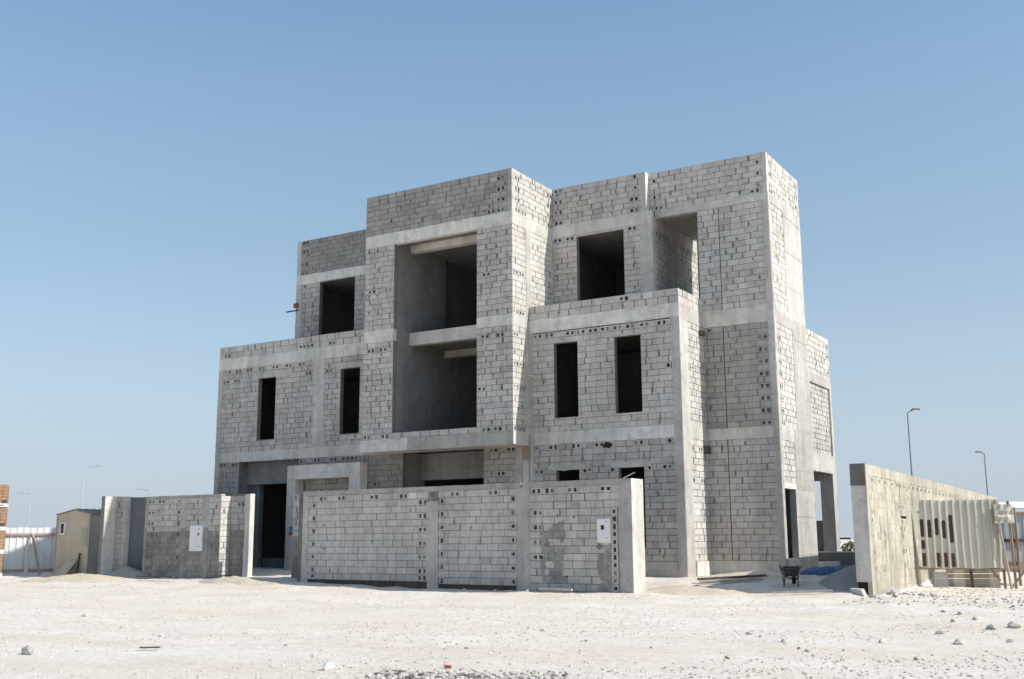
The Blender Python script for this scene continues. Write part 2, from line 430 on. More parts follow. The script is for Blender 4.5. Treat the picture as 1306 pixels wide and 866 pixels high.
cc(A, -22.35, -14.0, B1a, B1b, tone=1.0)
bw(A, -22.35, -21.26, .87, B1a, hollow=row([-21.5], 4.5) + row([-22.2], 4.5) + row([-21.75], 3.35), tone=.8, smear=.2, coat=lambda u, z: .5)
bw(A, -18.1, -13.15, .87, B1a, hollow=row([-18.0, -17.2, -16.4, -15.8, -15.4, -15.0, -14.6], 4.5) + row([-17.9, -14.3], 3.6), tone=.78, smear=.25,
   coat=lambda u, z: .9 if u > -14.6 else .45, label='dark stained block wall beneath the projecting bay')  # heavier dark coat on the stretch under the bay
vbox('plinth', -22.5, -21.26, -2.09, -1.9, G0, .868, 'concrete', .8)
vbox('plinth', -18.1, -13.15, -2.09, -1.9, G0, .868, 'concrete', .8)
# garage opening: recessed lintel wall and floor
vbox('lintel_wall', -21.262, -18.1, -1.62, -1.42, 3.78, B1a + .02, 'plaster', .95)
vbox('door_jamb', -21.46, -21.262, -1.9, -1.42, G0, B1a + .02, 'plaster', .85)
vbox('door_jamb', -21.46, -20.75, -1.42, -1.2, G0, 3.9, 'plaster', .8)
vbox('door_jamb', -18.1, -17.9, -1.9, -1.3, G0, B1a, 'plaster', .8)
vbox('ramp_slab', -21.2, -18.2, -2.05, .3, G0, .52, 'concrete', .7)
# portal in front of the entrance
pf = MB(); F_ = front(-2.6)
cast(pf, F_, -18.21, -14.71, 3.84, 4.36, d=0, T=.45, tone=.95)
cast(pf, F_, -18.21, -17.79, G0, 3.84, d=0, T=.45, tone=.82, seg=9)
cast(pf, F_, -15.2, -14.71, G0, 3.84, d=0, T=.45, tone=.95, seg=9)
pf.build('portal_frame', villa)['label'] = 'pale cast concrete portal frame in front of the entrance'
# --- upper left A2 ---------------------------------------------------------------------------
A2 = front(.07)
bw(A2, -20.2, -13.5, B2b, B3a, holes=[(-19.22, -17.34, 9.2, 12.17)], hollow=[(-20.05, 12.1, 1), (-19.4, 12.1)], tone=.82, smear=.2)
cc(A2, -20.51, -13.5, B3a, B3b - .03, tone=1.06)
cc(A2, -20.51, -20.2, B2b, B3a, name='concrete_column', tone=.85, d=.01)
cc(A2, -20.51, -20.28, B3b - .03, TOP, name='concrete_column', tone=.85, d=.01)
bw(A2, -20.28, -13.5, B3b - .03, TOP, name='parapet_wall', hollow=row([-20.05], 13.95) + row([-20.05], 13.55) + row([-20.05], 13.15) + row([-20.05], 12.75), tone=.66, jit=.05, rec=.005, mtone=1.1, coat=lambda u, z: .45)
# --- projecting bay B ------------------------------------------------------------------------
BX0, BX1, BO0, BO1 = -14.22, -7.9, -12.9, -9.33
B = front(-3.1)
bw(B, BX0, BO0, 5.07, 8.58, hollow=row([-14.0, -13.65, -13.2], 5.17) + row([-13.9, -13.35], 8.35), tone=.97)
bw(B, BX0, BO0, 9.02, 12.13, hollow=row([-13.9, -13.55, -13.15], 10.55), tone=.97)
bw(B, BO1, BX1, 5.07, 8.62, hollow=row([-8.95, -8.5], 5.17) + row([-9.15], 6.6) + row([-9.0, -8.4], 8.42), tone=.97)
bw(B, BO1, BX1, 9.0, 12.14, hollow=row([-8.95, -8.6], 10.5), tone=.97)
bw(B, BO0, BO1, 5.07, 5.275, tone=.97, T=.35)
cc(B, BX0, BO0, 8.58, 9.02, tone=1.06); cc(B, BO1, BX1, 8.62, 9.0, tone=1.06)
cc(B, BX0, BX1, 12.13, 12.58, tone=1.14)
bw(B, BX0, BX1 - .14, 12.58, TOP, name='parapet_wall', hollow=row([-8.35], 13.9) + row([-8.35], 13.5) + row([-8.35], 13.1) + row([-8.35, -8.75], 12.7), tone=.76, jit=.06, coat=lambda u, z: .3, rec=.006)
cc(B, BX1 - .14, BX1, 12.58, TOP, name='concrete_column', tone=.75)
sl = MB(); cast(sl, B, -14.32, -12.2, 4.64, 5.068, d=.02, T=1.0, tone=1.08, seg=9); cast(sl, B, -12.2, BX1, 4.63, 5.068, d=.008, T=1.0, tone=.85, coat=.35)
sl.build('bay_slab', villa)['label'] = 'cantilevered concrete slab edge under the projecting bay, patched with smeared cement'
vbox('bay_soffit', -14.3, BX1 - .01, -3.08, -1.95, 4.66, 4.9, 'concrete', .9)
# bay flank, faces the sun; its concrete is toned down against the glare
S_ = side(BX1)
bw(S_, -3.1, -2.27, 5.07, 8.62, hollow=row([-2.9, -2.5], 5.17) + row([-2.9, -2.5], 6.6) + row([-2.9, -2.5], 7.3) + row([-2.9], 8.42))
bw(S_, -3.1, -2.2, 9.0, 12.14, hollow=row([-2.9, -2.5], 10.5) + row([-2.9, -2.5], 9.12))
cc(S_, -3.1, -2.2, 8.62, 9.0, tone=.82); cc(S_, -3.1, -.28, 12.13, 12.58, tone=.82)
cc(S_, -2.2, -1.9, 9.0, 12.13, name='concrete_column', tone=.8)
bw(S_, -1.9, -.28, 9.0, 12.14)
bw(S_, -3.1, -.28, 12.58, TOP, name='parapet_wall', hollow=row([-2.75], 13.9) + row([-2.75], 13.5) + row([-2.75], 13.1) + row([-2.75, -2.3], 12.7) + row([-.5], 13.9) + row([-.5], 13.5) + row([-.5], 13.1) + row([-.5], 12.7), tone=.97)
cc(S_, -3.1, -2.1, 4.64, 5.068, tone=.9)
cc(S_, -2.27, -2.05, 5.07, 9.0, name='concrete_column', tone=.85)
vbox('timber_block', -8.0, -7.86, -2.3, -2.1, 4.2, 4.62, 'timber')
# bay interior
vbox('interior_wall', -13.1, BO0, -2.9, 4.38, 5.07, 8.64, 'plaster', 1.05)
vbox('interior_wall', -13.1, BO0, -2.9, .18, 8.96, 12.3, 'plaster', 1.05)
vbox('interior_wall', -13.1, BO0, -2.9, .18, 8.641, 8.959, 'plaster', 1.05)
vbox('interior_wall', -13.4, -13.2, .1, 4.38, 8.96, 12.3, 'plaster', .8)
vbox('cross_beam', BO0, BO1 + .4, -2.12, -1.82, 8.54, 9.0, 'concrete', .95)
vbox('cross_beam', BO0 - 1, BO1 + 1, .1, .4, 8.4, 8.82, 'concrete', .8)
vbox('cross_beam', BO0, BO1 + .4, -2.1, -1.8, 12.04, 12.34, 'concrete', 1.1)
# under the bay
bw(A, -9.69, -8.4, .87, B1a, hollow=row([-9.3], 4.5) + row([-8.6], 4.5) + row([-9.0], 3.75), tone=.82, smear=.25, coat=lambda u, z: .3)
cc(A, -8.4, -8.15, G0, B1a, name='concrete_column', tone=.8); cc(A, -8.13, -7.92, G0, B1a, name='concrete_column', tone=.9, d=.03)
vbox('plinth', -13.15, -8.15, -2.09, -1.9, G0, .868, 'concrete', .8)
vbox('lintel_wall', -13.15, -9.69, -.95, -.75, 3.72, B1a + .02, 'plaster', 1.15)
vbox('door_jamb', -13.35, -13.152, -1.9, -.75, G0, B1a + .02, 'plaster', 1.0)
vbox('door_jamb', -9.688, -9.49, -1.9, -.75, G0, B1a + .02, 'plaster', .9)
# --- right wing C ----------------------------------------------------------------------------
C = front(-2.05)
c1 = (-6.93, -6.03, 5.52, 8.03); c2 = (-4.68, -3.74, 5.53, 8.03); c3 = (-6.89, -6.04, 1.3, 3.79); c4 = (-4.62, -3.74, 1.3, 3.79)
bw(C, -7.74, -2.68, B1b, B2a, holes=[c1, c2], hollow=row([-7.6, -7.1, -6.75, -6.3, -5.9, -5.45, -5.0, -4.55, -4.1, -3.6, -3.0], 8.32) + [(-2.82, 6.9, 1)], smear=.16)
bw(C, -7.74, -2.68, .87, B1a, holes=[c3, c4], hollow=[(-7.62, 4.5, 1)] + row([-7.0, -6.15, -5.3, -3.9], 4.5) + [(-2.85, 4.5, 1)] + row([-7.55, -5.75], 3.7) + [(-4.85, 3.7, 1), (-3.55, 3.7, 1)] + row([-2.95], 3.7), tone=.9, smear=.16,
   coat=lambda u, z: .35 if z < 2.5 and u > -3.8 else .1)
for a, b, z in ((-7.2, -5.8, 8.035), (-4.95, -3.5, 8.035), (-7.2, -5.8, 3.795), (-4.9, -3.5, 3.795)):
    cc(C, a, b, z, z + .17, name='lintel', T=.12, d=.009, tone=.85)
cc(C, -7.9, -2.4, B2a + .03, B2b, tone=1.12, coat=.05)
bw(C, -7.88, -2.4, B2b, PA, name='parapet_wall', hollow=row([-4.3], 9.3), smear=.15)
cc(C, -7.9, -7.74, G0, B2a + .03, name='concrete_column', tone=.82, d=.02)
cc(C, -2.68, -2.4, G0, B2a + .03, name='concrete_column', tone=.80)
cc(C, -7.74, -2.68, B1a, B1b, tone=1.04)
cc(C, -7.74, -2.68, G0, .87, name='plinth', tone=.72, d=.02, coat=.2)
hb = MB(); blob(hb, C, -4.98, 4.52, .45, .22, .012, 'dark', .3); hb.build('painted_hole', villa)  # flat dark patch painted as the shade inside a broken hole
mp = MB(); mp.tube([(-7.6, -2.0, 6.95), (-7.62, -2.42, 6.96)], .035, 'concrete', 8); mp.build('drain_pipe', villa)
Cs = side(-2.4)  # sun side: concrete coloured darker to offset the strong light
cc(Cs, -2.05, -1.4, G0, B2a, name='concrete_column', tone=.78, T=.25)
bw(Cs, -1.4, 0, B1b, B2a, hollow=[(-1.12, 6.9)])
bw(Cs, -1.4, 0, .87, B1a, hollow=row([-.6], 4.45) + row([-.5], 3.45) + [(-1.25, 4.45, 1), (-1.25, 3.45, 1)])
cc(Cs, -2.05, 0, B2a, B2b, tone=.82); cc(Cs, -1.4, 0, B1a, B1b, tone=.82)
bw(Cs, -2.05, 0, B2b, PA, name='parapet_wall')
cc(Cs, -1.4, 0, G0, .87, name='plinth', tone=.95, d=.06)
vbox('drain_spout', -2.4, -2.28, -.42, -.14, 8.12, 8.26, 'timber_dark'); vbox('drain_spout', -2.4, -2.26, -.35, -.1, 4.25, 4.5, 'timber_dark')
# --- upper right D ---------------------------------------------------------------------------
D = front(-.28)
bw(D, -7.9, -4.47, B2b, 12.25, holes=[(-6.93, -5.08, 9.2, 12.17)], hollow=row([-7.7, -7.2], 12.1) + row([-4.75], 12.1), tone=.97, smear=.3, wide=.4)
cc(D, -7.9, -4.0, 12.25, 12.69, tone=1.02)
cc(D, -4.47, -4.0, B2b, 12.25, name='concrete_column', tone=.83, d=.008)
bw(D, -7.9, -4.36, 12.69, TOP, name='parapet_wall', hollow=row([-7.65], 13.9) + row([-7.65], 13.5) + row([-7.65], 13.1) + row([-7.65], 12.8) + [(-4.6, 13.9, 1), (-4.6, 13.5, 1)] + row([-4.65], 13.2) + row([-4.65], 12.8), tone=.96)
cc(D, -4.36, -4.2, 12.69, TOP, name='concrete_column', tone=.8)
cc(side(-4.2), -.28, .0, 12.69, TOP, name='concrete_column', tone=1.05, T=.1, d=.004)
Ds = side(-4.0)  # recess wall toned darker as shade, lighter where the sun reaches
cc(Ds, -.28, 5.5, 12.05, 12.5, tone=.75)
bw(Ds, -.06, 1.35, B2b, 12.05, hollow=row([.2, .6, 1.0], 11.95), tone=.72)
cc(Ds, 1.35, 1.75, B2b, 12.05, name='concrete_column', tone=.72)
bw(Ds, 1.75, 5.5, B2b, 12.05, hollow=row([2.0, 2.5, 3.0, 3.5, 4.0], 11.95), tone=.95)
cc(Ds, -.28, -.06, B2b, 12.05, name='concrete_column', tone=.7)
# --- right tower E ---------------------------------------------------------------------------
E_ = front(0)
bw(E_, -4.19, -.14, 12.72, TOP, name='parapet_wall', hollow=[(-4.0, 13.75, 1), (-4.0, 13.3, 1)] + row([-3.85], 12.85) + [(-.3, 13.9, 1), (-.3, 13.5, 1), (-.3, 13.1, 1)] + row([-.42], 12.82), tone=1.0)
cc(E_, -.14, 0, 12.72, TOP, name='concrete_column', tone=.8)
cc(E_, -4.0, 0, 12.46, 12.72, tone=.85)
cuts = (-2.46, -1.72, -.82, -.2)
for (z0, z1, kw) in ((8.97, 12.46, dict(tone=1.0, smear=.35, wide=.5)), (B1b, B2a - .02, dict(tone=.84, smear=.12, coat=lambda u, z: .35, rec=.006)), (.87, 4.68, dict(tone=.92, smear=.15, wide=.35))):
    for i, (a, b) in enumerate(zip(cuts, cuts[1:])):
        hol = []
        if z0 == B1b and i == 2: hol = [(-.38, 5.16 + .4 * k) for k in range(8)]
        if z0 == B1b and i == 0: hol = [(-2.2, 8.3, 1)]
        fr = front(.0 if i != 1 else .02)
        bw(fr, a + (.014 if i == 1 else 0), b - (.004 if i < 2 else 0), z0, z1, hollow=hol, **kw)
cc(E_, -.2, 0, G0, 12.46, name='concrete_column', tone=.82, d=.014, seg=2.5)
cc(E_, -2.46, -.2, B2a - .02, 8.97, tone=1.04, coat=.15); cc(E_, -2.46, -.2, 4.68, B1b, tone=1.04, coat=.15)
cc(E_, -2.46, -.2, G0, .87, name='plinth', tone=.9, d=.02)
cc(front(.1), -2.46, -.2, G0, TOP - .1, name='concrete_core', d=-.03, T=.06, tone=.7)
Es = side(0)  # sun-facing tower side, concrete tone lowered to counter its brightness
bw(Es, 0, 3.49, 12.72, TOP, name='parapet_wall', hollow=row([.35], 13.9) + row([.35], 13.5) + row([.35], 13.1) + row([.35], 12.8) + row([3.2], 13.9) + row([3.2], 13.5) + row([3.2], 13.1), tone=1.0)
cc(Es, 0, .22, G0, 12.72, name='concrete_column', tone=.74, seg=3)
bw(Es, .22, 1.5, 8.95, 12.42, hollow=[(.6, 10.7, 1), (.6, 9.9, 1)]); cc(Es, .22, 1.5, 12.42, 12.72, tone=.75)
cc(Es, .22, 1.9, B2a - .02, 8.8, tone=.75); cc(Es, .22, 1.5, 8.8, 8.95, tone=.75)
bw(Es, .22, 1.9, B1b, B2a - .02, hollow=[(.45, 5.16 + .4 * k) for k in range(8)], tone=.97)
cc(Es, .22, 1.5, B1a - .04, B1b, tone=.75)
bw(Es, .25, 1.5, 3.28, B1a - .04)
cc(Es, .22, 1.5, 3.1, 3.28, name='lintel', tone=1.0); cc(Es, .22, 1.36, G0, .92, name='plinth', tone=.9)
cc(Es, 1.36, 3.49, G0, 3.1, name='shear_wall', tone=.70, ties=True, seg=3); cc(Es, 1.5, 3.49, 3.1, B1b, name='shear_wall', tone=.70, ties=True, seg=3)
cc(Es, 1.9, 3.49, B1b, 8.8, name='shear_wall', tone=.70, ties=True, seg=3); cc(Es, 1.5, 3.49, 8.8, 12.72, name='shear_wall', tone=.72, ties=True, seg=3, coat=.05)
vbox('terrace_roof', -4.0, -2.4, .05, 3.45, 12.5, 12.68, 'concrete', .55)  # soffit coloured dark to deepen the shade beneath it
# annex F
bw(Es, 3.49, 6.34, 7.2, 8.77, name='parapet_wall', hollow=row([6.1], 8.5) + row([6.1], 8.1) + row([6.1], 7.4), tone=.98)
cc(Es, 3.49, 6.34, 6.9, 7.2, tone=.75)
cc(Es, 3.49, 3.62, 4.45, 6.9, name='concrete_column', tone=.75); cc(Es, 6.1, 6.34, 4.45, 6.9, name='concrete_column', tone=.75)
bw(side(-.05), 3.62, 6.1, 4.45, 6.9, bh=.17, bl=.34, tone=.88, jit=.04, T=.15, label='recessed panel of small pale blocks')
cc(Es, 3.49, 6.34, 3.82, 4.45, tone=.75)
cc(Es, 5.88, 6.34, 1.1, 3.82, name='concrete_column', tone=.78, T=.45)
cc(Es, 3.3, 6.3, G0, .76, name='plinth', tone=1.1, d=.10)
vbox('porch_beam', -2.4, -.21, 6.1, 6.33, 3.6, 4.5, 'concrete', .8)
vbox('porch_ceiling', -2.4, -.02, 3.5, 6.3, 4.2, 4.42, 'concrete', .8)
vbox('porch_wall', -3.2, -.46, 6.05, 6.25, 1.09, 2.18, 'plaster', .9)
vbox('porch_floor', -2.4, -.21, 3.45, 5.88, G0, .74, 'concrete', .8)
# --- blind left flanks
def flank(X): return Frame((X, 0, 0), (0, -1, 0), (-1, 0, 0))
bw(flank(-22.6), -8.1, 2.09, .5, PA, T=.015); bw(flank(-20.52), -8.1, -.08, PA + .02, TOP, T=.015); bw(flank(-14.24), -.04, 3.08, 5.08, TOP, T=.015)
# --- shell behind the facade -------------------------------------------------------------------
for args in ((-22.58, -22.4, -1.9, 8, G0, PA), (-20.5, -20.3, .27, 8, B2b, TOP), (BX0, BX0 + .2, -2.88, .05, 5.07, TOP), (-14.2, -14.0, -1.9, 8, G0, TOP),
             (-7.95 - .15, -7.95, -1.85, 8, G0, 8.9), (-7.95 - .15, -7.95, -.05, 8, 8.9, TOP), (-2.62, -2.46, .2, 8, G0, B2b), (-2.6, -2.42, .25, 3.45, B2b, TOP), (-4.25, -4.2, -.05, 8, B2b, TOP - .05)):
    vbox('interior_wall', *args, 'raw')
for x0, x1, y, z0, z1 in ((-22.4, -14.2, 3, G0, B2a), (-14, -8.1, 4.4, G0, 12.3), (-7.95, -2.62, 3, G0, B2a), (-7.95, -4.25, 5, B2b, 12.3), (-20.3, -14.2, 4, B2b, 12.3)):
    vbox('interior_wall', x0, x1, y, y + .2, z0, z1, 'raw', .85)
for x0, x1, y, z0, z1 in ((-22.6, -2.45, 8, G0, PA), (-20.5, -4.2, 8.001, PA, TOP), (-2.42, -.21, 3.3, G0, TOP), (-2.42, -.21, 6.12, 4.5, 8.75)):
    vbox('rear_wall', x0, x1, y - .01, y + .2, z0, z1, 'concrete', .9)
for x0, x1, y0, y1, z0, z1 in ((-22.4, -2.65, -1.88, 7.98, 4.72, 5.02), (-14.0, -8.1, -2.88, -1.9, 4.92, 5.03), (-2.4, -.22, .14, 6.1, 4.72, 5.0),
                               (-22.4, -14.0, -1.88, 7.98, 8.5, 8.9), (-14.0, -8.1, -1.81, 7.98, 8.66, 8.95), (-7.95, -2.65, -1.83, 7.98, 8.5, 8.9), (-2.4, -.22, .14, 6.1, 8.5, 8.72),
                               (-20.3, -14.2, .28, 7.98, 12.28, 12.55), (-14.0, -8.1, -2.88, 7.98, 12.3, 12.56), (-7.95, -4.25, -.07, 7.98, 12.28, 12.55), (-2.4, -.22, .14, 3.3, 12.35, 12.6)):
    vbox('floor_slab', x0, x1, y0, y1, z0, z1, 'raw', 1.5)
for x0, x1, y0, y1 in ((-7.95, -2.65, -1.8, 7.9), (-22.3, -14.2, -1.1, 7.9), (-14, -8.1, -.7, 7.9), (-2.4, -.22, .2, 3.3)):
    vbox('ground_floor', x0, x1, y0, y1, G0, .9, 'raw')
tb = MB(); tb.box(-20.58, -20.36, -.01, .05, 11.22, 11.42, 'rust'); tb.tube([(-20.4, .05, 11.12), (-20.75, -.25, 11.02)], .03, 'steel_dark', 8)
tb.build('rusty_bracket', villa)['label'] = 'rusty orange bracket and pipe stub on the left corner'
st = MB(); f2 = front(-2.6)
for (u, z, w, h, mt) in ((-17.92, 2.02, .17, .16, 'blue'), (-17.93, 1.84, .2, .13, 'red')):
    st.face([f2.p(u - w / 2, z - h / 2, .012), f2.p(u + w / 2, z - h / 2 + .01, .012), f2.p(u + w / 2, z + h / 2, .012), f2.p(u - w / 2, z + h / 2, .012)], mt)
st.build('paper_notice', villa)['label'] = 'small torn blue and red notice stuck on the portal leg'

# ------------------------------------------------------------------ boundary walls
def wall_thing(name, label, loc, build_parts, cat='boundary wall', group='boundary walls around the plot'):
    t = thing(name, label, cat, loc, group); build_parts(t); return t
# long front wall
a = Vector((-14.2, -6.1, 0)); b = Vector((-1.97, -6.8, 0)); ux = (b - a).normalized(); LW = (b - a).length
FW = Frame(a, ux, (ux.y, -ux.x, 0)); n_fw = FW.n
def front_wall(t):
    zt = 3.15; zb = -.1
    def coatf(u, z): return .25 if z < .45 else 0
    segs = [(.27, 5.27), (5.68, 8.52), (8.98, 11.84)]
    hol = []
    for z in (2.72, 2.3, 1.9, 1.5, 1.1, .7, .4): hol += [(.5, z, 1), (5.07, z), (5.82, z, 1), (8.4, z, 1)]
    for z in (2.3, 1.9, 1.5, 1.1): hol += [(9.25, z)]
    for z in (2.35, 2.15, 1.95, 1.75, 1.5, 1.3, 1.1, .9, .7, .5, .2): hol += [(11.7, z, 1)]
    for u in (.9, 1.7, 3.1, 4.3, 6.3, 7.7, 9.2, 9.65, 10.4, 11.45): hol.append((u, 2.9))
    def patch(u, z):
        return .9 if (9.35 < u < 10.1 and .45 < z < 2.05 and noise.noise(Vector((u * 3, z * 3, 0))) > -.25) or (11.2 < u < 11.6 and z < 1.3) else coatf(u, z)
    m = MB()
    for s0, s1 in segs:
        hh = [h for h in hol if s0 < h[0] < s1]
        z0 = .33 if s0 < 5 else (.27 if s0 < 8 else -.05)
        block_wall(m, FW, s0, s1, z0, 3.0, hollow=hh, tone=1.0, jit=.035, coat=patch, smear=.05, wide=.2)
    for k in range(70):                                           # wet cement smeared round a repaired strip
        e = R()
        if e < .35: u, z = 9.42 + U(-.05, .05), U(.5, 1.95)
        elif e < .7: u, z = 10.02 + U(-.05, .05), U(.45, 2.0)
        else: u, z = U(9.4, 10.05), random.choice((.55, .95, 1.15, 1.5, 1.75)) + U(-.06, .06)
        blob(m, FW, u, z, U(.06, .17), U(.08, .26), .0068 + .00006 * k, 'mortar', U(1.0, 1.4))
    for k in range(46):
        blob(m, FW, U(11.2, 11.56), U(-.05, 1.36), U(.1, .24), U(.12, .36), .0068 + .00006 * k, 'mortar', U(1.0, 1.35))
    for u, z in ((.95, 2.05), (3.05, 1.52), (1.0, 1.3), (10.45, 2.15), (10.2, .55), (10.5, .15), (6.9, 1.9), (9.9, 2.2)):
        blob(m, FW, u, z, .06, .075, .0125, 'dark', .6)  # small dark spots painted as the shade in tie holes
    m.build('block_wall', t)
    for s0, s1, tn in ((0, .27, .82), (5.27, 5.68, .78), (8.52, 8.98, .78), (11.84, LW, .74)):
        m = MB(); cast(m, FW, s0, s1, -.1, 3.0 if s0 != 5.27 else 2.72, tone=tn, d=.012, seg=2.2); m.build('concrete_column', t)
    m = MB(); block_wall(m, FW, 5.27, 5.68, 2.72, 3.0, tone=.62, jit=.15, rec=.02, ends=False)
    for k in range(7): blob(m, FW, U(5.25, 5.7), U(2.7, 2.98), U(.1, .25), U(.06, .14), U(.01, .03), 'mortar', U(.5, 1.))
    m.build('broken_patch', t)
    m = MB(); cast(m, FW, 0, LW, 3.0, zt, tone=.72, d=.012, coat=.35); m.build('coping', t)
    m = MB(); fbox(m, FW, .27, 5.27, -.2, .328, -.2, -.05, 'timber_dark', .5); fbox(m, FW, 5.68, 8.52, -.2, .268, -.2, -.05, 'timber_dark', .5); m.build('footing', t)  # recessed strip coloured dark to stand for the gap under the wall
    # right-hand end pier, sunlit on its end
    m = MB(); E2 = Frame(a + ux * LW, -n_fw, ux); cast(m, E2, .2, .66, -.1, zt, d=0, T=.26, tone=.86, seg=9, mat='concrete'); cast(m, E2, -.01, .2, -.1, zt + .002, d=.002, T=.01, tone=.88, seg=9); m.build('end_pier', t)
    # stepped return beside the gate, on the left
    m = MB(); F3 = front(-5.03)
    block_wall(m, F3, -15.62, -14.4, -.1, 3.12, hollow=[(-15.5, 3.0, 1)], tone=.95, coat=lambda u, z: 1.1 if z < 1.7 else 0.)
    block_wall(m, side(-14.22), -6.05, -5.03, -.1, 3.12, tone=.95); m.build('return_wall', t)
wall_thing('boundary_wall', 'long grey block boundary wall with concrete columns in front of the villa', (-8, -6.45, 0), front_wall)
# gate wall, left of the gateway
def coat_left(u, z): return 1.25 if z < 2.0 else (.35 if z < 2.2 else 0.)
def gate_wall(t):
    m = MB(); Fg = front(-5.5)
    hol = [(-22.28, 2.95 - .4 * k) for k in range(7)] + [(-20.75, 2.95 - .4 * k, 1) for k in range(7)] + [(-21.7, 2.95)]
    block_wall(m, Fg, -22.42, -20.6, -.1, 3.12, hollow=hol, tone=.97, coat=coat_left, rec=.006)
    block_wall(m, Fg, -20.35, -19.5, -.1, 3.12, tone=.97, coat=coat_left, rec=.006)
    block_wall(m, Fg, -19.2, -18.61, -.1, 3.12, tone=.97, coat=coat_left, rec=.006)
    block_wall(m, side(-18.61), -5.5, -5.03, -.1, 3.16, tone=1.0, rec=.006)
    m.build('block_wall', t)
    for u0, u1 in ((-22.55, -22.42), (-20.6, -20.35), (-19.5, -19.2)):
        m = MB(); cast(m, Fg, u0, u1, 2.05, 3.12, tone=.8, coat=.2, d=.006); cast(m, Fg, u0, u1, -.1, 2.05, tone=.8, coat=1.3, d=.007); m.build('concrete_column', t)
    m = MB(); cast(m, Fg, -22.55, -18.62, 3.12, 3.22, tone=.75, coat=.3); m.build('coping', t)
    m = MB(); F3 = front(-5.03); block_wall(m, F3, -18.61, -17.9, -.1, 3.16, hollow=[(-18.05, 2.95)], tone=.9, coat=coat_left, rec=.006)
    cast(m, F3, -17.9, -17.72, -.1, 3.2, tone=.95, d=.006, seg=9); fbox(m, F3, -18.61, -17.9, 3.16, 3.21, -.2, .004, 'mortar', .9); m.build('return_wall', t)
    m = MB(); fbox(m, front(-5.03), -17.72, -17.66, -.1, 3.22, -.22, 0, 'concrete', 1.05); m.build('gate_post', t)
wall_thing('boundary_wall', 'short block gate wall with a brown rendered lower half and white cabinet', (-20, -5.4, 0), gate_wall)
# neighbour's stub left of the gap
def stub(t):
    m = MB(); fbox(m, front(-5.75), -24.740, -24.570, 0, 3.29, -3, 0, 'plaster', 1.15); fbox(m, front(-5.75), -24.568, -24.540, 0, 3.285, -3, -.005, 'concrete', 1.05); m.build('plastered_wall', t)  # sun-side skin coloured paler to stand in for its lit face
    m = MB(); block_wall(m, front(-5.22), -24.54, -24.06, .1, 3.27, tone=.92, smear=.2, coat=lambda u, z: .2); m.build('block_wall', t)
    m = MB(); fbox(m, front(-5.22), -24.062, -24.03, .1, 3.275, -.26, .004, 'concrete', .95); m.build('end_pier', t)
wall_thing('boundary_wall', 'narrow plastered wall, its sun side coloured paler, with block pier beside the tan cabin', (-24.480, -5, 0), stub)
g = thing('gap_panel', 'plain dark grey panel closing the gap beside the block pier', 'gate', (-23.4, -4.65, .3))  # plain dark panel filling the gap
m = MB(); m.box(-24.040, -22.3, -4.96, -4.90, .42, 3.16, 'gate'); m.build('panel_leaf', g)
m = MB(); m.box(-24.040, -22.3, -4.98, -4.88, 3.16, 3.24, 'gate', .7); m.box(-24.040, -22.3, -5.0, -4.86, .3, .42, 'concrete', 1.0); m.build('panel_frame', g)
# right boundary wall
def right_wall(t):
    a = Vector((3.78, -5.2, 0)); ux = Vector((-.022, 1, 0)).normalized(); Fr = Frame(a, ux, (ux.y, -ux.x, 0))
    def cf(u, z): return .55 if (z < .8 or noise.noise(Vector((u * .6, z * .6, 3))) > .15) else .15
    m = MB(); hol = [(u, 2.98) for u in [.75 + .85 * k for k in range(5)] + [5.1 + .7 * k for k in range(28)]] + [(.55, 2.3, 1), (.55, 1.9, 1), (.55, 1.5, 1), (.55, 1.1, 1), (.6, .7, 1), (4.7, 2.4, 1), (4.7, 1.7, 1), (4.75, 1.1, 1)]
    block_wall(m, Fr, .38, 4.3, -.15, 3.12, hollow=hol, tone=1.0, jit=.05, coat=cf, mat='blockR', rec=.004, mtone=1.75, bl=.44, filled=True, smear=.1, wide=.08)
    block_wall(m, Fr, 4.36, 28, -.15, 3.12, holes=[(4.37, 5.1, 2.08, 2.16)], hollow=hol, tone=1.0, jit=.05, coat=cf, mat='blockR', rec=.004, mtone=1.75, bl=.44, filled=True, smear=.1, wide=.08)
    m.build('block_wall', t)
    m = MB(); cast(m, Fr, 0.004, 28, 3.12, 3.4, tone=.95, coat=.3, mat='blockR', T=.36, seg=4); m.build('coping', t)
    m = MB(); cast(m, Fr, 0.004, .38, -.15, 3.12, tone=1.0, mat='blockR', T=.1, d=.01, seg=9); m.build('concrete_column', t)
    m = MB(); Fe = Frame(a, (1, 0, 0), (0, -1, 0)); cast(m, Fe, -.37, -.002, .46, 2.85, d=0, T=.3, tone=.92, seg=9); m.build('concrete_column', t)
    m = MB(); cast(m, Fe, -.375, 0.0, 2.85, 3.405, d=.008, T=.3, tone=.62, coat=.7, mat='mortar', seg=9); m.build('pier_cap', t)
    m = MB(); fbox(m, Fe, -.37, -.01, -.1, .45, -.3, -.12, 'dark'); m.build('void_dark_fill', t)  # near-black block standing in for the darkness of the void
    m = MB(); block_wall(m, Frame(a + ux * .3 - Fr.n * .37, ux, -Fr.n), 0, 27.6, -.1, 3.12, tone=.9, ends=False, T=.1); m.build('block_wall', t)
wall_thing('boundary_wall', 'sunlit yellowish block wall running away to the right behind the corrugated sheets', (3.6, 0, 0), right_wall)
# retaining wall at the back
def back_wall(t):
    m = MB(); m.box(-3.2, 3.3, 5.9, 6.06, .2, 1.06, 'plaster', .8); m.build('plastered_wall', t)
    m = MB(); m.box(-3.2, 3.3, 5.88, 6.34, 1.06, 1.1, 'concrete', 1.1); m.build('coping', t)
wall_thing('retaining_wall', 'low dark grey retaining wall behind the blue tarpaulin', (1, 6, .3), back_wall, 'retaining wall', None)

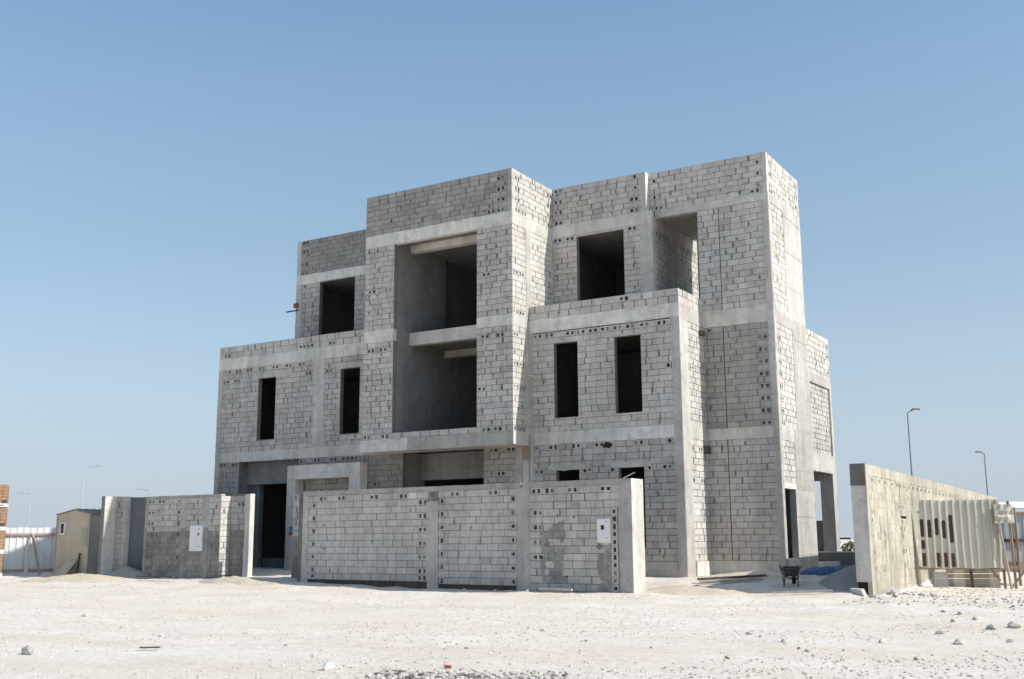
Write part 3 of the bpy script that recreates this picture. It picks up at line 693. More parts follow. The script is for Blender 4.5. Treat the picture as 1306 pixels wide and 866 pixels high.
# meter cabinets
def cabinet(fr, u0, u1, z0, z1, label, slot):
    o = fr.p((u0 + u1) / 2, z0, 0)
    t = thing('meter_cabinet', label, 'meter cabinet', o, 'white meter cabinets on the boundary walls')
    m = MB(); fbox(m, fr, u0, u1, z0, z1, -.05, .05, 'enamel'); m.build('cabinet_body', t, bevel=.006)
    m = MB(); fbox(m, fr, u0 + .03, u1 - .03, z0 + .03, z1 - .03, .05, .062, 'enamel', 1.); m.build('cabinet_door', t, bevel=.004)
    m = MB(); u, z, w = slot; fbox(m, fr, u - w / 2, u + w / 2, z - w * .6, z + w * .6, .062, .07, 'glass'); m.build('meter_window', t)
    m = MB()
    for dz in ((z1 - z0) * .16, (z1 - z0) * .84): fbox(m, fr, u0 + (u1 - u0) * .68, u0 + (u1 - u0) * .80, z0 + dz, z0 + dz + .03, .062, .075, 'galv')
    m.build('latch', t)
cabinet(front(-5.5), -20.08, -19.44, 1.22, 2.13, 'white meter cabinet on the brown rendered gate wall', (-19.62, 1.82, .07))
cabinet(FW, 11.21 - .02, 11.61 - .02, 1.46, 2.1, 'white meter cabinet with dark square window near right end of long wall', (11.37, 1.86, .10))
# stick on the front wall
m = MB(); p = FW.p(12.0, 3.15, -.1); m.bar(p + Vector((-.05, 0, .012)), p + Vector((.24, .14, .17)), .035, .025, 'timber_grey')
tag(m.build('timber_stick'), 'thin pale stick poking up on top of the long boundary wall', 'stick')

# ------------------------------------------------------------------ corrugated fences
def corrugated(mb, p0, p1, z0, z1, pitch, depth, mat, tilt=0., wob=0.):
    p0 = Vector(p0); p1 = Vector(p1); L = (p1 - p0).length; d = (p1 - p0).normalized(); n = Vector((d.y, -d.x, 0))
    prof = []; s = 0.
    while s < L:
        for f, h in ((0, 0), (.62, 0), (.72, 1), (.90, 1)):
            if s + f * pitch <= L: prof.append((s + f * pitch, h * depth))
        s += pitch
    prof.append((L, 0)); nz_ = 9; k = len(mb.v); i = mb.mi(mat)
    for j in range(nz_ + 1):
        z = z0 + (z1 - z0) * j / nz_
        for s, h in prof:
            w = wob * noise.noise(Vector((s * 1.3, z * 1.6, 5))) * (1 + 2.2 * sstep(L - .8, L, s))
            q = p0 + d * (s + w * .5) + n * (h + w + tilt * (j / nz_)); mb.v.append((q.x, q.y, z + (.012 * math.sin(s * 7) if j in (0, nz_) else 0)))
    c = len(prof)
    for j in range(nz_):
        for q in range(c - 1):
            mb.f.append((k + j * c + q, k + j * c + q + 1, k + (j + 1) * c + q + 1, k + (j + 1) * c + q)); mb.m.append(i); mb.t.append(1.); mb.c.append(0.)
    return p0, d, n
# right: beige sheets on timber
fr_t = thing('corrugated_fence', 'raised beige corrugated sheet fence with maroon paint patches on timber props', 'fence', (5, 1, .1))
m = MB(); P0, dd, nn = corrugated(m, (3.86, .70, 0), (5.95, 1.62, 0), .66, 2.64, .205, .04, 'sheet_beige', wob=.025); m.build('corrugated_sheet', fr_t)
m = MB()
def patch(s, za, zb, mt, w=.1):
    q = P0 + dd * s + nn * .004
    pts = []
    for (ds, z) in ((-w / 2, za + U(0, .05)), (0, za), (w / 2, za + U(0, .06)), (w / 2, zb - U(0, .04)), (0, zb), (-w / 2, zb - U(0, .05))):
        e = q + dd * ds; w0 = .02 * noise.noise(Vector((s * 1.3, z * 1.6, 5))); e = e + nn * (w0 + .006) ; pts.append((e.x, e.y, z))
    m.face(pts, mt)
for k, (za, zb, mt) in enumerate(((1.55, 2.1, 'blackpaint'), (1.55, 2.07, 'blackpaint'), (1.6, 2.12, 'blackpaint'), (1.52, 2.06, 'blackpaint'), (1.38, 2.22, 'blackpaint'))): patch(.065 + .205 * k, za, zb, mt)
for k, za, zb, mt in ((0, 1.2, 1.48, 'blackpaint'), (0, .7, 1.1, 'maroon'), (1, .72, 1.0, 'timber_grey'), (2, .69, 1.12, 'maroon'), (3, .68, 1.12, 'maroon'), (4, .69, 1.1, 'maroon')): patch(.065 + .205 * k, za, zb, mt)
m.build('paint_patch', fr_t)
m = MB(); bk = -nn * .05
m.bar(P0 + bk + Vector((-.1, 0, .66)) - dd * .2, P0 + dd * 2.9 + bk + Vector((0, 0, .68)), .06, .08, 'timber', up=(0, 0, 1)); m.build('rail', fr_t)
m = MB(); m.bar(P0 + bk * 2 + Vector((0, 0, 2.3)), P0 + dd * 2.7 + bk * 2 + Vector((0, 0, 2.35)), .06, .08, 'timber'); m.build('rail', fr_t)
for s, s2, off, za, mt in ((2.17, 2.38, .25, 2.45, 'timber_grey'),):
    m = MB(); m.bar(P0 + dd * s2 + nn * off + Vector((0, 0, 0.02)), P0 + dd * s + nn * .07 + Vector((0, 0, za)), .09, .06, mt); m.build('prop', fr_t)
for s, mt in ((1.42, 'timber_dark'), (2.32, 'timber'), (2.62, 'timber')):
    m = MB(); m.bar(P0 + dd * s + bk * 2.6 + Vector((0, 0, 0)), P0 + dd * (s - .04) + bk * 2.6 + Vector((0, 0, 2.6 if s > 2 else .66)), .09, .07, mt, up=(1, 0, 0)); m.build('post', fr_t)
m = MB(); m.bar(P0 + dd * 2.45 + bk * 2 + Vector((0, 0, .05)), P0 + dd * 2.95 + bk * 2 + Vector((0, 0, .66)), .07, .05, 'timber'); m.bar(P0 + dd * 1.95 + bk * 3 + Vector((0, 0, .65)), P0 + dd * 2.2 + bk * 3 + Vector((0, 0, .3)), .07, .05, 'timber'); m.build('brace', fr_t)
m = MB(); q = P0 + dd * 2.2 + nn * .1 + Vector((0, 0, 2.3))
k = len(m.v)
for i in range(7):
    for j in range(7):
        e = q + dd * (i / 6 * .55 - .1) + Vector((0, 0, j / 6 * .55 - .35)) + nn * (.05 + .07 * noise.noise(Vector((i * .9, j * .8, 1))))
        m.v.append(tuple(e))
for i in range(6):
    for j in range(6): m.f.append((k + i * 7 + j, k + i * 7 + j + 1, k + (i + 1) * 7 + j + 1, k + (i + 1) * 7 + j)); m.m.append(m.mi('sheet_beige')); m.t.append(1.); m.c.append(0.)
m.build('bent_sheet', fr_t)
# boards and blocks under it
bt = thing('board_barrier', 'low beige horizontal boards and blocks under the raised corrugated sheets', 'boards', (4.8, 1.5, .1))
for k in range(4):
    m = MB(); z = .08 + .14 * k; m.box8([P0 + dd * .75 + nn * -.35 + Vector((0, 0, z)), P0 + dd * 2.25 + nn * -.35 + Vector((0, 0, z)), P0 + dd * 2.25 - nn * .39 + Vector((0, 0, z)), P0 + dd * .75 - nn * .39 + Vector((0, 0, z))] + [v + Vector((0, 0, .13)) for v in (P0 + dd * .75 + nn * -.35 + Vector((0, 0, z)), P0 + dd * 2.25 + nn * -.35 + Vector((0, 0, z)), P0 + dd * 2.25 - nn * .39 + Vector((0, 0, z)), P0 + dd * .75 - nn * .39 + Vector((0, 0, z)))], 'timber_grey', U(.8, 1.1)); m.build('board', bt)
m = MB()
for k in range(3): 
    q = P0 + dd * .35 - nn * .3 + Vector((0, 0, .05 + .2 * k)); m.bar(q, q + dd * .4, .19, .19, 'block', tone=U(.9, 1.1))
m.build('block', bt)
# second fence further right
f3 = thing('corrugated_fence', 'grey blue corrugated sheet fence in a timber frame at right edge', 'fence', (7.5, 3, .1))
m = MB(); q0, d3, n3 = corrugated(m, (5.6, 3.2, 0), (9.3, 4.9, 0), .5, 2.3, .3, .03, 'sheet_grey'); m.build('corrugated_sheet', f3)
for z in (.75, 1.45, 2.28):
    m = MB(); m.bar(q0 + n3 * .07 + Vector((0, 0, z)), q0 + d3 * 4 + n3 * .07 + Vector((0, 0, z)), .06, .1 if z < 2 else .07, 'timber_dark' if 1 < z < 2 else 'timber'); m.build('rail', f3)
for s in (.55, 2.1, 3.5):
    m = MB(); m.bar(q0 + d3 * s + n3 * .14 + Vector((0, 0, 0)), q0 + d3 * s + n3 * .14 + Vector((0, 0, 2.45)), .1, .07, 'timber', up=(1, 0, 0)); m.build('post', f3)
m = MB()
k = len(m.v)
for i in range(13):
    for j in range(4):
        e = q0 + d3 * (i / 12 * 3.9) - n3 * (j * .35 - .12) + Vector((0, 0, 2.36 + .05 * noise.noise(Vector((i * .6, j * .9, 8))) + .22 * math.sin(j / 3 * math.pi) + .08)); m.v.append(tuple(e))
for i in range(12):
    for j in range(3): m.f.append((k + i * 4 + j, k + i * 4 + j + 1, k + (i + 1) * 4 + j + 1, k + (i + 1) * 4 + j)); m.m.append(m.mi('wrap')); m.t.append(1.); m.c.append(0.)
m.build('cloth_cover', f3)
# left: white fence with pink braces
f4 = thing('corrugated_fence', 'white ribbed steel fence with pinkish timber braces left of the cabin', 'fence', (-31.5, -4, .2))
m = MB(); q0, d4, n4 = corrugated(m, (-33.4, -7.6, 0), (-29.6, -2.4, 0), .3, 2.18, .26, .03, 'sheet_white'); m.build('corrugated_sheet', f4)
for z in (1.9, .42):
    m = MB(); m.bar(q0 + n4 * .08 + Vector((0, 0, z)), q0 + d4 * 6.4 + n4 * .08 + Vector((0, 0, z)), .05, .09, 'timber_pink'); m.build('rail', f4)
for s, s2, mt, w in ((2.0, 3.0, 'timber_pink', .09), (4.15, 4.6, 'timber_grey', .11), (1.5, 1.8, 'timber_pink', .08)):
    m = MB(); m.bar(q0 + d4 * s + n4 * .14 + Vector((0, 0, 1.92)), q0 + d4 * s2 + n4 * 1.0 + Vector((0, 0, .1)), .06, w, mt); m.build('brace', f4)
m = MB(); m.bar(q0 + d4 * 4.0 + n4 * .16 + Vector((0, 0, .1)), q0 + d4 * 4.0 + n4 * .16 + Vector((0, 0, 1.5)), .14, .1, 'wrap', up=(1, 0, 0)); m.build('post', f4)
m = MB(); m.bar(q0 + d4 * 5.2 + n4 * .2 + Vector((0, 0, .1)), q0 + d4 * 5.24 + n4 * .2 + Vector((0, 0, 2.5)), .1, .08, 'timber_dark', up=(1, 0, 0)); m.build('post', f4)

# ------------------------------------------------------------------ tan cabin
cb = thing('site_cabin', 'small tan plywood site cabin with a low gable roof by the white fence', 'cabin', (-27.5, -3, .15))
cx0, cx1, cy0, cy1, ce, ca = -28.55, -26.5, -4.85, -.8, 2.66, 2.83; cm = (cx0 + cx1) / 2 + .05
m = MB(); P5 = [(cx0, cy0), (cx1, cy0)]
m.face([(cx0, cy0, .2), (cx1, cy0, .2), (cx1, cy0, ce), (cm, cy0, ca), (cx0, cy0, ce)], 'cabin'); m.face([(cx0, cy1, .2), (cx0, cy1, ce), (cm, cy1, ca), (cx1, cy1, ce), (cx1, cy1, .2)], 'cabin')
m.face([(cx0, cy0, .2), (cx0, cy0, ce), (cx0, cy1, ce), (cx0, cy1, .2)], 'cabin'); m.build('front_wall', cb)
m = MB(); m.face([(cx1, cy0, .2), (cx1, cy1, .2), (cx1, cy1, ce), (cx1, cy0, ce)], 'cabin_side'); m.build('side_wall', cb)
m = MB(); e = .06
for xa, za, xb, zb in ((cx0 - e, ce - .01, cm, ca + .005), (cm, ca + .005, cx1 + e, ce - .01)):
    n_ = 24
    for i in range(n_):
        y0 = cy0 - e + (cy1 - cy0 + 2 * e) * i / n_; y1 = cy0 - e + (cy1 - cy0 + 2 * e) * (i + 1) / n_; h = .03 if i % 2 else .0
        m.box8([(xa, y0, za), (xb, y0, zb), (xb, y1, zb), (xa, y1, za), (xa, y0, za + .035 + h), (xb, y0, zb + .035 + h), (xb, y1, zb + .035 + h), (xa, y1, za + .035 + h)], 'roofing', U(.8, 1.1))
m.build('roof', cb)
m = MB(); m.box(cx0 - .02, cx1 + .02, cy0 - .03, cy0 - .002, .58, .66, 'cabin'); m.box(cx0 - .02, cx0 + .05, cy0 - .025, cy0 - .002, .2, ce - .05, 'cabin_side'); m.box(cx1 - .05, cx1 + .02, cy0 - .025, cy0 - .002, .2, ce - .05, 'cabin_side'); m.build('trim', cb)
m = MB(); m.box(-28.3, -27.98, cy0 - .05, cy0 - .002, 1.86, 2.36, 'wrap'); fr_w = m.build('window_frame', cb)
m = MB(); m.box(-28.22, -28.05, cy0 - .06, cy0 - .05, 1.93, 2.3, 'glass'); m.build('pane', fr_w)
m = MB(); m.box(-27.02, -26.62, cy0 - .022, cy0 - .002, 1.42, 2.12, 'cabin_side'); m.build('hatch', cb)
m = MB(); m.box(cx0 + .1, cx1 - .1, cy0 + .1, cy1 - .1, .02, .2, 'timber_dark'); m.build('skid', cb)
m = MB(); m.box8([(-27.9, -5.4, .17), (-27.15, -5.45, .17), (-27.15, -5.48, .17), (-27.9, -5.43, .17), (-27.55, -4.97, .85), (-26.95, -5.0, .85), (-26.95, -5.03, .85), (-27.55, -5.0, .85)], 'cabin', .8)
tag(m.build('plywood_board'), 'tan plywood board leaning against the foot of the cabin', 'board')
m = MB(); m.bar((-26.95, -5.0, .1), (-26.9, -4.93, 1.15), .06, .05, 'timber_dark'); tag(m.build('timber_post'), 'short dark timber leaning on the cabin corner', 'timber')

# ------------------------------------------------------------------ brick pallets at the left edge
pz = .22
def pallet(z, label):
    t = thing('brick_pallet', label, 'brick pallet', (-30.0, -7.0, z), 'pallets of orange bricks stacked at the left edge')
    dx, dy = Vector((.80, -.60, 0)) * -1, Vector((.6, .8, 0))          # turned on the site
    o = Vector((-30.28, -7.16, z))
    m = MB()
    for k in range(6):
        for a in range(6):
            for c in range(5):
                p = o + dx * (.02 + .19 * a) + dy * (.02 + .19 * c) + Vector((0, 0, .15 + .125 * k)); j = U(-.006, .006)
                m.box8([p, p + dy * .18, p + dx * .18 + dy * .18, p + dx * .18, p + Vector((0, 0, .115)), p + dy * .18 + Vector((0, 0, .115)), p + dx * .18 + dy * .18 + Vector((0, 0, .115)), p + dx * .18 + Vector((0, 0, .115))], 'clay' if R() > .08 else 'timber_dark', 1.)
    m.build('brick_stack', t)
    m = MB(); q = o - dx * .02 - dy * .02
    for h0, h1 in ((0, .05), (.09, .14)):
        m.box8([q + Vector((0, 0, h0)), q + dy * 1.0 + Vector((0, 0, h0)), q + dx * 1.2 + dy * 1.0 + Vector((0, 0, h0)), q + dx * 1.2 + Vector((0, 0, h0)), q + Vector((0, 0, h1)), q + dy * 1.0 + Vector((0, 0, h1)), q + dx * 1.2 + dy * 1.0 + Vector((0, 0, h1)), q + dx * 1.2 + Vector((0, 0, h1))], 'wrap')
    for s in (.05, .5, .95): m.bar(q + dy * s + Vector((0, 0, .07)), q + dy * s + dx * 1.2 + Vector((0, 0, .07)), .09, .04, 'wrap')
    m.build('pallet', t)
for k, lb in enumerate(('bottom pallet of orange bricks standing on the ground at left edge', 'second pallet of orange bricks from the ground at left edge', 'third pallet of orange bricks from the ground at left edge', 'topmost pallet of orange bricks on the stack at left edge')):
    pallet(pz + k * .915, lb)

# ------------------------------------------------------------------ street lamps
def lamp(x, y, H, arm, label, rad=.1, mat='galv'):
    t = thing('street_lamp', label, 'street lamp', (x, y, 0), 'street lamps beyond the plot')
    m = MB(); m.tube([(x, y, 0), (x, y, H * .5), (x, y, H)], [rad, rad * .8, rad * .6], mat, 8); m.tube([(x, y, 0), (x, y, .5)], rad * 1.5, mat, 8); m.build('pole', t, smooth=True)
    d = Vector(arm); m = MB(); m.tube([(x, y, H - .05), Vector((x, y, H + .05)) + d * .5, Vector((x, y, H + .12)) + d], rad * .5, mat, 8); m.build('arm', t, smooth=True)
    q = Vector((x, y, H + .1)) + d; e = d.normalized(); s = Vector((-e.y, e.x, 0)); m = MB()
    w, l = .13, .5
    m.box8([q - s * w - e * .1, q + s * w - e * .1, q + s * w * .7 + e * l, q - s * w * .7 + e * l] + [v + Vector((0, 0, .16)) for v in (q - s * w * .7, q + s * w * .7, q + s * w * .5 + e * l * .9, q - s * w * .5 + e * l * .9)], mat)
    h = m.build('lamp_head', t, bevel=.03)
    m = MB(); m.box8([q - s * w * .8 + Vector((0, 0, -.04)), q + s * w * .8 + Vector((0, 0, -.04)), q + s * w * .6 + e * l * .85 + Vector((0, 0, -.04)), q - s * w * .6 + e * l * .85 + Vector((0, 0, -.04)), q - s * w * .8 + Vector((0, 0, -.004)), q + s * w * .8 + Vector((0, 0, -.004)), q + s * w * .6 + e * l * .85 + Vector((0, 0, -.004)), q - s * w * .6 + e * l * .85 + Vector((0, 0, -.004))], 'lamp'); m.build('lens', h)
rt = Vector((.854, .52, 0))
lamp(-4.2, 40.9, 9.75, rt * .35, 'tall dark street lamp behind the start of the yellowish right wall', .062, 'galv_dark')
lamp(-5.2, 80.7, 9.65, rt * -.35, 'dark street lamp above the far end of the yellowish right wall', .078, 'galv_dark')
lamp(-96.6, 48, 10.15, rt * 1.6, 'pale street lamp standing above the tan cabin roof', .085, 'galv_hazed')
lamp(-162, 87, 10.2, rt * -1.7, 'faint street lamp beyond the white fence', .095, 'galv_hazed')
lamp(-133.8, 89, 10.1, rt * -1.5, 'faint lamp head just above the gate wall top', .095, 'galv_hazed')

# ------------------------------------------------------------------ wheelbarrow
wb = thing('wheelbarrow', 'dark worn wheelbarrow standing in the wall shadow beside the villa', 'wheelbarrow', (1.55, -4.4, .22))
ax = Vector((-.2, 1, 0)).normalized(); sx_ = Vector((ax.y, -ax.x, 0)); O = Vector((1.52, -4.42, ground_z(1.52, -4.42)))
def W(l, s, z): return O + (ax * l + sx_ * s + Vector((0, 0, z))) * .76
m = MB()
outer = [W(-.45, -.27, .60), W(-.45, .27, .60), W(.45, .30, .64), W(.45, -.30, .64)]; low = [W(-.25, -.17, .33), W(-.25, .17, .33), W(.2, .17, .31), W(.2, -.17, .31)]
for i in range(4):
    j = (i + 1) % 4; m.face([outer[i], outer[j], low[j], low[i]], 'steel_dark')
    m.bar(outer[i], outer[j], .025, .025, 'steel_dark')
m.face(low, 'steel_dark'); up = [p + Vector((0, 0, .012)) for p in low]; uo = [W(-.43, -.255, .60), W(-.43, .255, .60), W(.43, .285, .64), W(.43, -.285, .64)]
for i in range(4): m.face([uo[i], uo[(i + 1) % 4], up[(i + 1) % 4], up[i]], 'steel_dark')
m.face(up, 'sandgrey'); m.build('tray', wb)
for s in (-1, 1):
    m = MB(); m.tube([W(.75, s * .07, .2), W(.2, s * .2, .29), W(-.4, s * .26, .46), W(-.72, s * .29, .62), W(-.85, s * .29, .72)], .018, 'steel_dark', 8); m.build('handle', wb)
    m = MB(); m.tube([W(-.1, s * .22, .33), W(-.3, s * .24, .01), W(-.36, s * .24, .0)], .017, 'steel_dark', 8); m.tube([W(-.3, s * .24, .02), W(-.45, s * .26, .44)], .014, 'steel_dark', 8); m.build('leg', wb)
wh = MB(); n_ = 20
for rr, w, mt in ((.2, .05, 'rubber'),):
    pts = [W(.72 + math.cos(t * 2 * math.pi / n_) * (rr - .045), 0, .2 + math.sin(t * 2 * math.pi / n_) * (rr - .045)) for t in range(n_ + 1)]
    wh.tube(pts, .045, mt, 8, caps=False)
w_ = wh.build('wheel', wb, smooth=True)
m = MB(); m.tube([W(.72, -.02, .2), W(.72, .02, .2)], .12, 'galv', 14); m.tube([W(.72, -.09, .2), W(.72, .09, .2)], .02, 'steel_dark', 8); m.build('rim', w_)

# ------------------------------------------------------------------ heaps, tarpaulin, planks
def heap(name, label, cat, x, y, rx, ry, h, mat, rot=0., group=None, seed=0, nn_=34):
    m = MB(); k0 = 0; c, s = math.cos(rot), math.sin(rot); i = m.mi(mat); gz = ground_base(x, y)
    for a in range(nn_ + 1):
        for b in range(nn_ + 1):
            u = a / nn_ * 2 - 1; v = b / nn_ * 2 - 1; r = math.hypot(u, v); 
            px = u * rx; py = v * ry; X = x + px * c - py * s; Y = y + px * s + py * c
            q = Vector((X, Y, seed))
            f = max(0, 1 - r * (1 + .3 * noise.noise(q * 1.1)))
            z = ground_base(X, Y) - .12 + (f ** .8) * (h + .12) + (noise.noise(q * 2.2) * .08 * h + noise.noise(q * 6) * .03) * min(1, f * 4)
            m.v.append((X, Y, z))
    for a in range(nn_):
        for b in range(nn_):
            p = a * (nn_ + 1) + b; m.f.append((p, p + nn_ + 1, p + nn_ + 2, p + 1)); m.m.append(i); m.t.append(1.); m.c.append(0.)
    return tag(m.build(name, smooth=True), label, cat, group)
heap('sand_pile', 'grey building sand heaped against the pier in the right wall shadow', 'sand pile', 2.95, -3.3, 1.15, 1.8, .48, 'sandgrey', seed=3)
heap('sand_pile', 'pale sand heap between the wheelbarrow and the villa corner', 'sand pile', -.2, -1.8, 2.6, .9, .22, 'sandpile', seed=9)
heap('sand_pile', 'low pale yellow sand mound in front of the tan cabin', 'sand pile', -23.6, -7.3, 3.2, 1.3, .26, 'sandpile', rot=.3, seed=5)
heap('sand_pile', 'small grey soil heap in front of the dark grey panel', 'sand pile', -23.3, -5.6, 1.6, .7, .45, 'sandgrey', seed=6)
heap('sand_pile', 'low tan sand ridge lying before the open gateway', 'sand pile', -16.4, -6.9, 2.6, .8, .22, 'sandpile', rot=-.1, seed=12)
heap('sand_pile', 'tan sand bank running along right end of the long wall', 'sand pile', -.9, -5.8, 2.4, 1.2, .2, 'sandpile', seed=21)
m = MB(); k = 0; n1, n2 = 40, 14
for a in range(n1 + 1):
    for b in range(n2 + 1):
        u = a / n1; v = b / n2 * 2 - 1; x = .75 + u * 2.4; y = -.9 + v * .42 + .5 * u
        z = ground_base(x, y) + .05 + .27 * (1 - v * v) ** .7 * (math.sin(math.pi * min(1, u * 1.05 + .02)) ** .4 if u < .95 else .3) + .05 * noise.noise(Vector((x * 4, y * 5, 2))) + .02
        m.v.append((x, y, z))
for a in range(n1):
    for b in range(n2): p = a * (n2 + 1) + b; m.f.append((p, p + n2 + 1, p + n2 + 2, p + 1)); m.m.append(m.mi('tarp')); m.t.append(1.); m.c.append(0.)
tag(m.build('tarpaulin', smooth=True), 'crumpled blue tarpaulin lying over material behind the wheelbarrow', 'tarpaulin')
def plank(x0, y0, x1, y1, w, h, mat, label, dz=0., group='loose timbers on the sand'):
    m = MB(); z0 = ground_z(x0, y0) + dz; z1 = ground_z(x1, y1) + dz; m.bar((x0, y0, z0 + h / 2 + .02), (x1, y1, z1 + h / 2 + .02), w, h, mat)
    tag(m.build('timber_plank', bevel=.004), label, 'plank', group)
plank(-1.3, -4.0, .35, -3.0, .22, .06, 'timber_dark', 'dark plank lying on the sand left of the wheelbarrow, the rear one', .06)
plank(-1.1, -4.35, .35, -3.5, .16, .05, 'timber_grey', 'pale grey plank lying before the dark plank near the wheelbarrow', .04)
plank(1.5, -6.1, 2.9, -5.6, .05, .04, 'timber_grey', 'thin pale rod lying in the right wall shadow', .03)
plank(-26.0, -7.2, -24.4, -7.0, .12, .06, 'timber_pink', 'pinkish timber lying on the ground near the brick pallets', .05)
plank(-20.9, -7.1, -19.4, -6.8, .14, .04, 'timber_dark', 'dark board lying flat before the gate wall', .12)
plank(-18.6, -6.0, -17.9, -5.6, .2, .04, 'timber_dark', 'dark board lying at the foot of the gate post', .08)
plank(-4.5, -7.35, -3.6, -7.2, .14, .06, 'timber_grey', 'pale short plank lying at the foot of the long wall', .04)

# ------------------------------------------------------------------ stones
def rock_mesh(mb, c, r, mat, flat=.6, sub=1, jag=.1):
    bm = bmesh.new(); bmesh.ops.create_icosphere(bm, subdivisions=sub, radius=1)
    rot = Matrix.Rotation(U(0, 6.3), 3, 'Z') @ Matrix.Rotation(U(-.4, .4), 3, 'X'); sx, sy = U(.75, 1.35), U(.7, 1.2); sd = Vector((U(0, 90), U(0, 90), 0))
    k = len(mb.v); i = mb.mi(mat)
    for v in bm.verts:
        p = Vector((v.co.x * sx, v.co.y * sy, v.co.z * flat)) * (1 + .45 * noise.noise(v.co * 1.5 + sd) + U(-jag, jag)); p = rot @ p; mb.v.append(tuple(Vector(c) + p * r))
    for f in bm.faces: mb.f.append(tuple(k + v.index for v in f.verts)); mb.m.append(i); mb.t.append(1.); mb.c.append(0.)
    bm.free()
def rock(x, y, r, mat, label, name='stone', cat='stone', group=None, flat=.6, dz=.25):
    m = MB(); z = ground_z(x, y) + r * dz; rock_mesh(m, (x, y, z), r, mat, flat, 1 if r < .12 else 2, .22); return tag(m.build(name), label, cat, group)
# rubble by the right wall
for k in range(16):
    x = U(3.95, 5.2); y = -5.6 + (x - 3.95) * 1.1 + U(-.7, 1.2)
    rock(x, y, U(.05, .13), random.choice(['stone_grey', 'stone', 'stone']), 'broken concrete lump in the rubble at the foot of the right wall', 'concrete_lump', 'rubble', 'rubble lumps by the right wall')
m = MB(); fb = [(3.45, -5.75, .12), (3.75, -5.85, .1), (3.8, -5.72, .12), (3.5, -5.6, .13)]; m.box8(fb + [(p[0] - .1, p[1] + .02, p[2] + .2) for p in fb], 'block', .9); tag(m.build('concrete_block', bevel=.006), 'broken pale concrete block tilted at the pier foot of the right wall', 'block')
for k in range(14):
    x = U(-9.5, -4.2); y = -6.1 - (x + 14.2) * .0573 - U(.35, .75)
    rock(x, y, U(.03, .07), 'stone', 'small white stone in the litter at the foot of the long wall', 'stone', 'stone', 'white stones along the long wall')
# distinct bits on the ground
rock(-3.25, -23.7, .085, 'stone_grey', 'grey pyramid shaped concrete lump at lower left on the sand', 'concrete_lump', 'rubble', flat=.95, dz=.5)
m = MB(); rock_mesh(m, (1.72, -23.2, ground_z(1.72, -23.2) + .04), .065, 'plastic_white', .8, 2); tag(m.build('plastic_bag'), 'crumpled white plastic bag on the sand at lower left of centre', 'plastic bag')
m = MB(); q = Vector((2.9, -22.5, ground_z(2.9, -22.5) + .02)); m.tube([q, q + Vector((.075, .03, 0))], .02, 'red', 12); tag(m.build('drink_can', bevel=.004), 'crushed red can beside the strip of gravel', 'can')
plank(-2.4, -22.5, -2.15, -22.35, .05, .02, 'timber_dark', 'tiny dark wood splinter on the sand at left', .01)
spots = [(7.7, -13.8, .16), (7.95, -13.3, .14), (6.9, -12.6, .09), (7.6, -16.4, .10), (6.75, -10.9, .12), (6.3, -10.2, .09), (5.5, -20.0, .075), (6.3, -19.1, .06), (6.0, -18.3, .08), (5.8, -18.1, .06), (6.4, -18.0, .06), (7.5, -18.7, .075), (5.2, -21.3, .06), (7.0, -20.2, .05), (5.3, -17.2, .08), (4.7, -16.4, .07), (4.4, -16.1, .09), (6.6, -16.7, .08), (2.6, -18.3, .06), (1.9, -20.5, .05), (-8.8, -18.5, .10), (-8.4, -18.4, .07), (-5.6, -20.2, .07), (-3.8, -20.9, .06), (-.7, -21.3, .07), (.7, -22.3, .05), (-6.5, -17.4, .06), (1.0, -16.8, .08), (.6, -16.6, .07), (3.4, -20.0, .06), (4.0, -19.0, .06), (7.1, -14.9, .09), (8.2, -15.8, .08), (7.2, -11.9, .1)]
for (x, y, r) in spots:
    rock(x, y, r * U(.5, .85), random.choice(['stone', 'stone', 'stone', 'stone', 'stone_grey']), 'fist sized loose stone lying on the open sand', 'stone', 'stone', 'loose stones scattered over the sand', flat=.55)
# gravel: countless pebbles
def pebbles(name, label, n, sampler, mats, rmin, rmax):
    m = MB()
    base = []
    for _ in range(6):
        t = MB(); bm = bmesh.new(); bmesh.ops.create_icosphere(bm, subdivisions=1, radius=1); vs = [Vector((v.co.x * U(.8, 1.2), v.co.y * U(.8, 1.2), v.co.z * .6)) * U(.75, 1.15) for v in bm.verts]; fs = [tuple(v.index for v in f.verts) for f in bm.faces]; bm.free(); base.append((vs, fs))
    mi = [m.mi(a) for a in mats]
    for _ in range(n):
        x, y = sampler(); r = rmin + (rmax - rmin) * R() ** 3; z = ground_z(x, y) + r * .2
        vs, fs = random.choice(base); a = U(0, 6.28); c, s = math.cos(a) * r, math.sin(a) * r; k = len(m.v); q = random.choice(mi)
        m.v += [(x + v.x * c - v.y * s, y + v.x * s + v.y * c, z + v.z * r) for v in vs]
        for f in fs: m.f.append(tuple(k + e for e in f)); m.m.append(q); m.t.append(1.); m.c.append(0.)
    o = m.build(name); tag(o, label, 'gravel', kind='stuff'); return o
camp = Vector((10.5, -33.44, 0)); fw = Vector((-.519, .855, 0)); rg = Vector((.855, .519, 0))
def in_view():
    while True:
        d = 12 + 26 * R() ** 1.5; s = U(-.5, .5) * d; p = camp + fw * d + rg * s
        if p.y < -7.2 and noise.noise(Vector((p.x * .35, p.y * .35, 4))) + U(-.35, .35) > -.05: return p.x, p.y
pebbles('gravel', 'small pebbles and grit strewn over the sand', 9000, in_view, ['stone', 'stone_grey', 'stone', 'stone', 'stone', 'stone', 'stone'], .005, .028)
def strip():
    t = R(); p = Vector((2.35, -22.98, 0)).lerp(Vector((4.3, -22.15, 0)), t); q = random.gauss(0, .12) - .12 - abs(random.gauss(0, .25)); return p.x + q * -.5 + U(-.1, .1), p.y + q
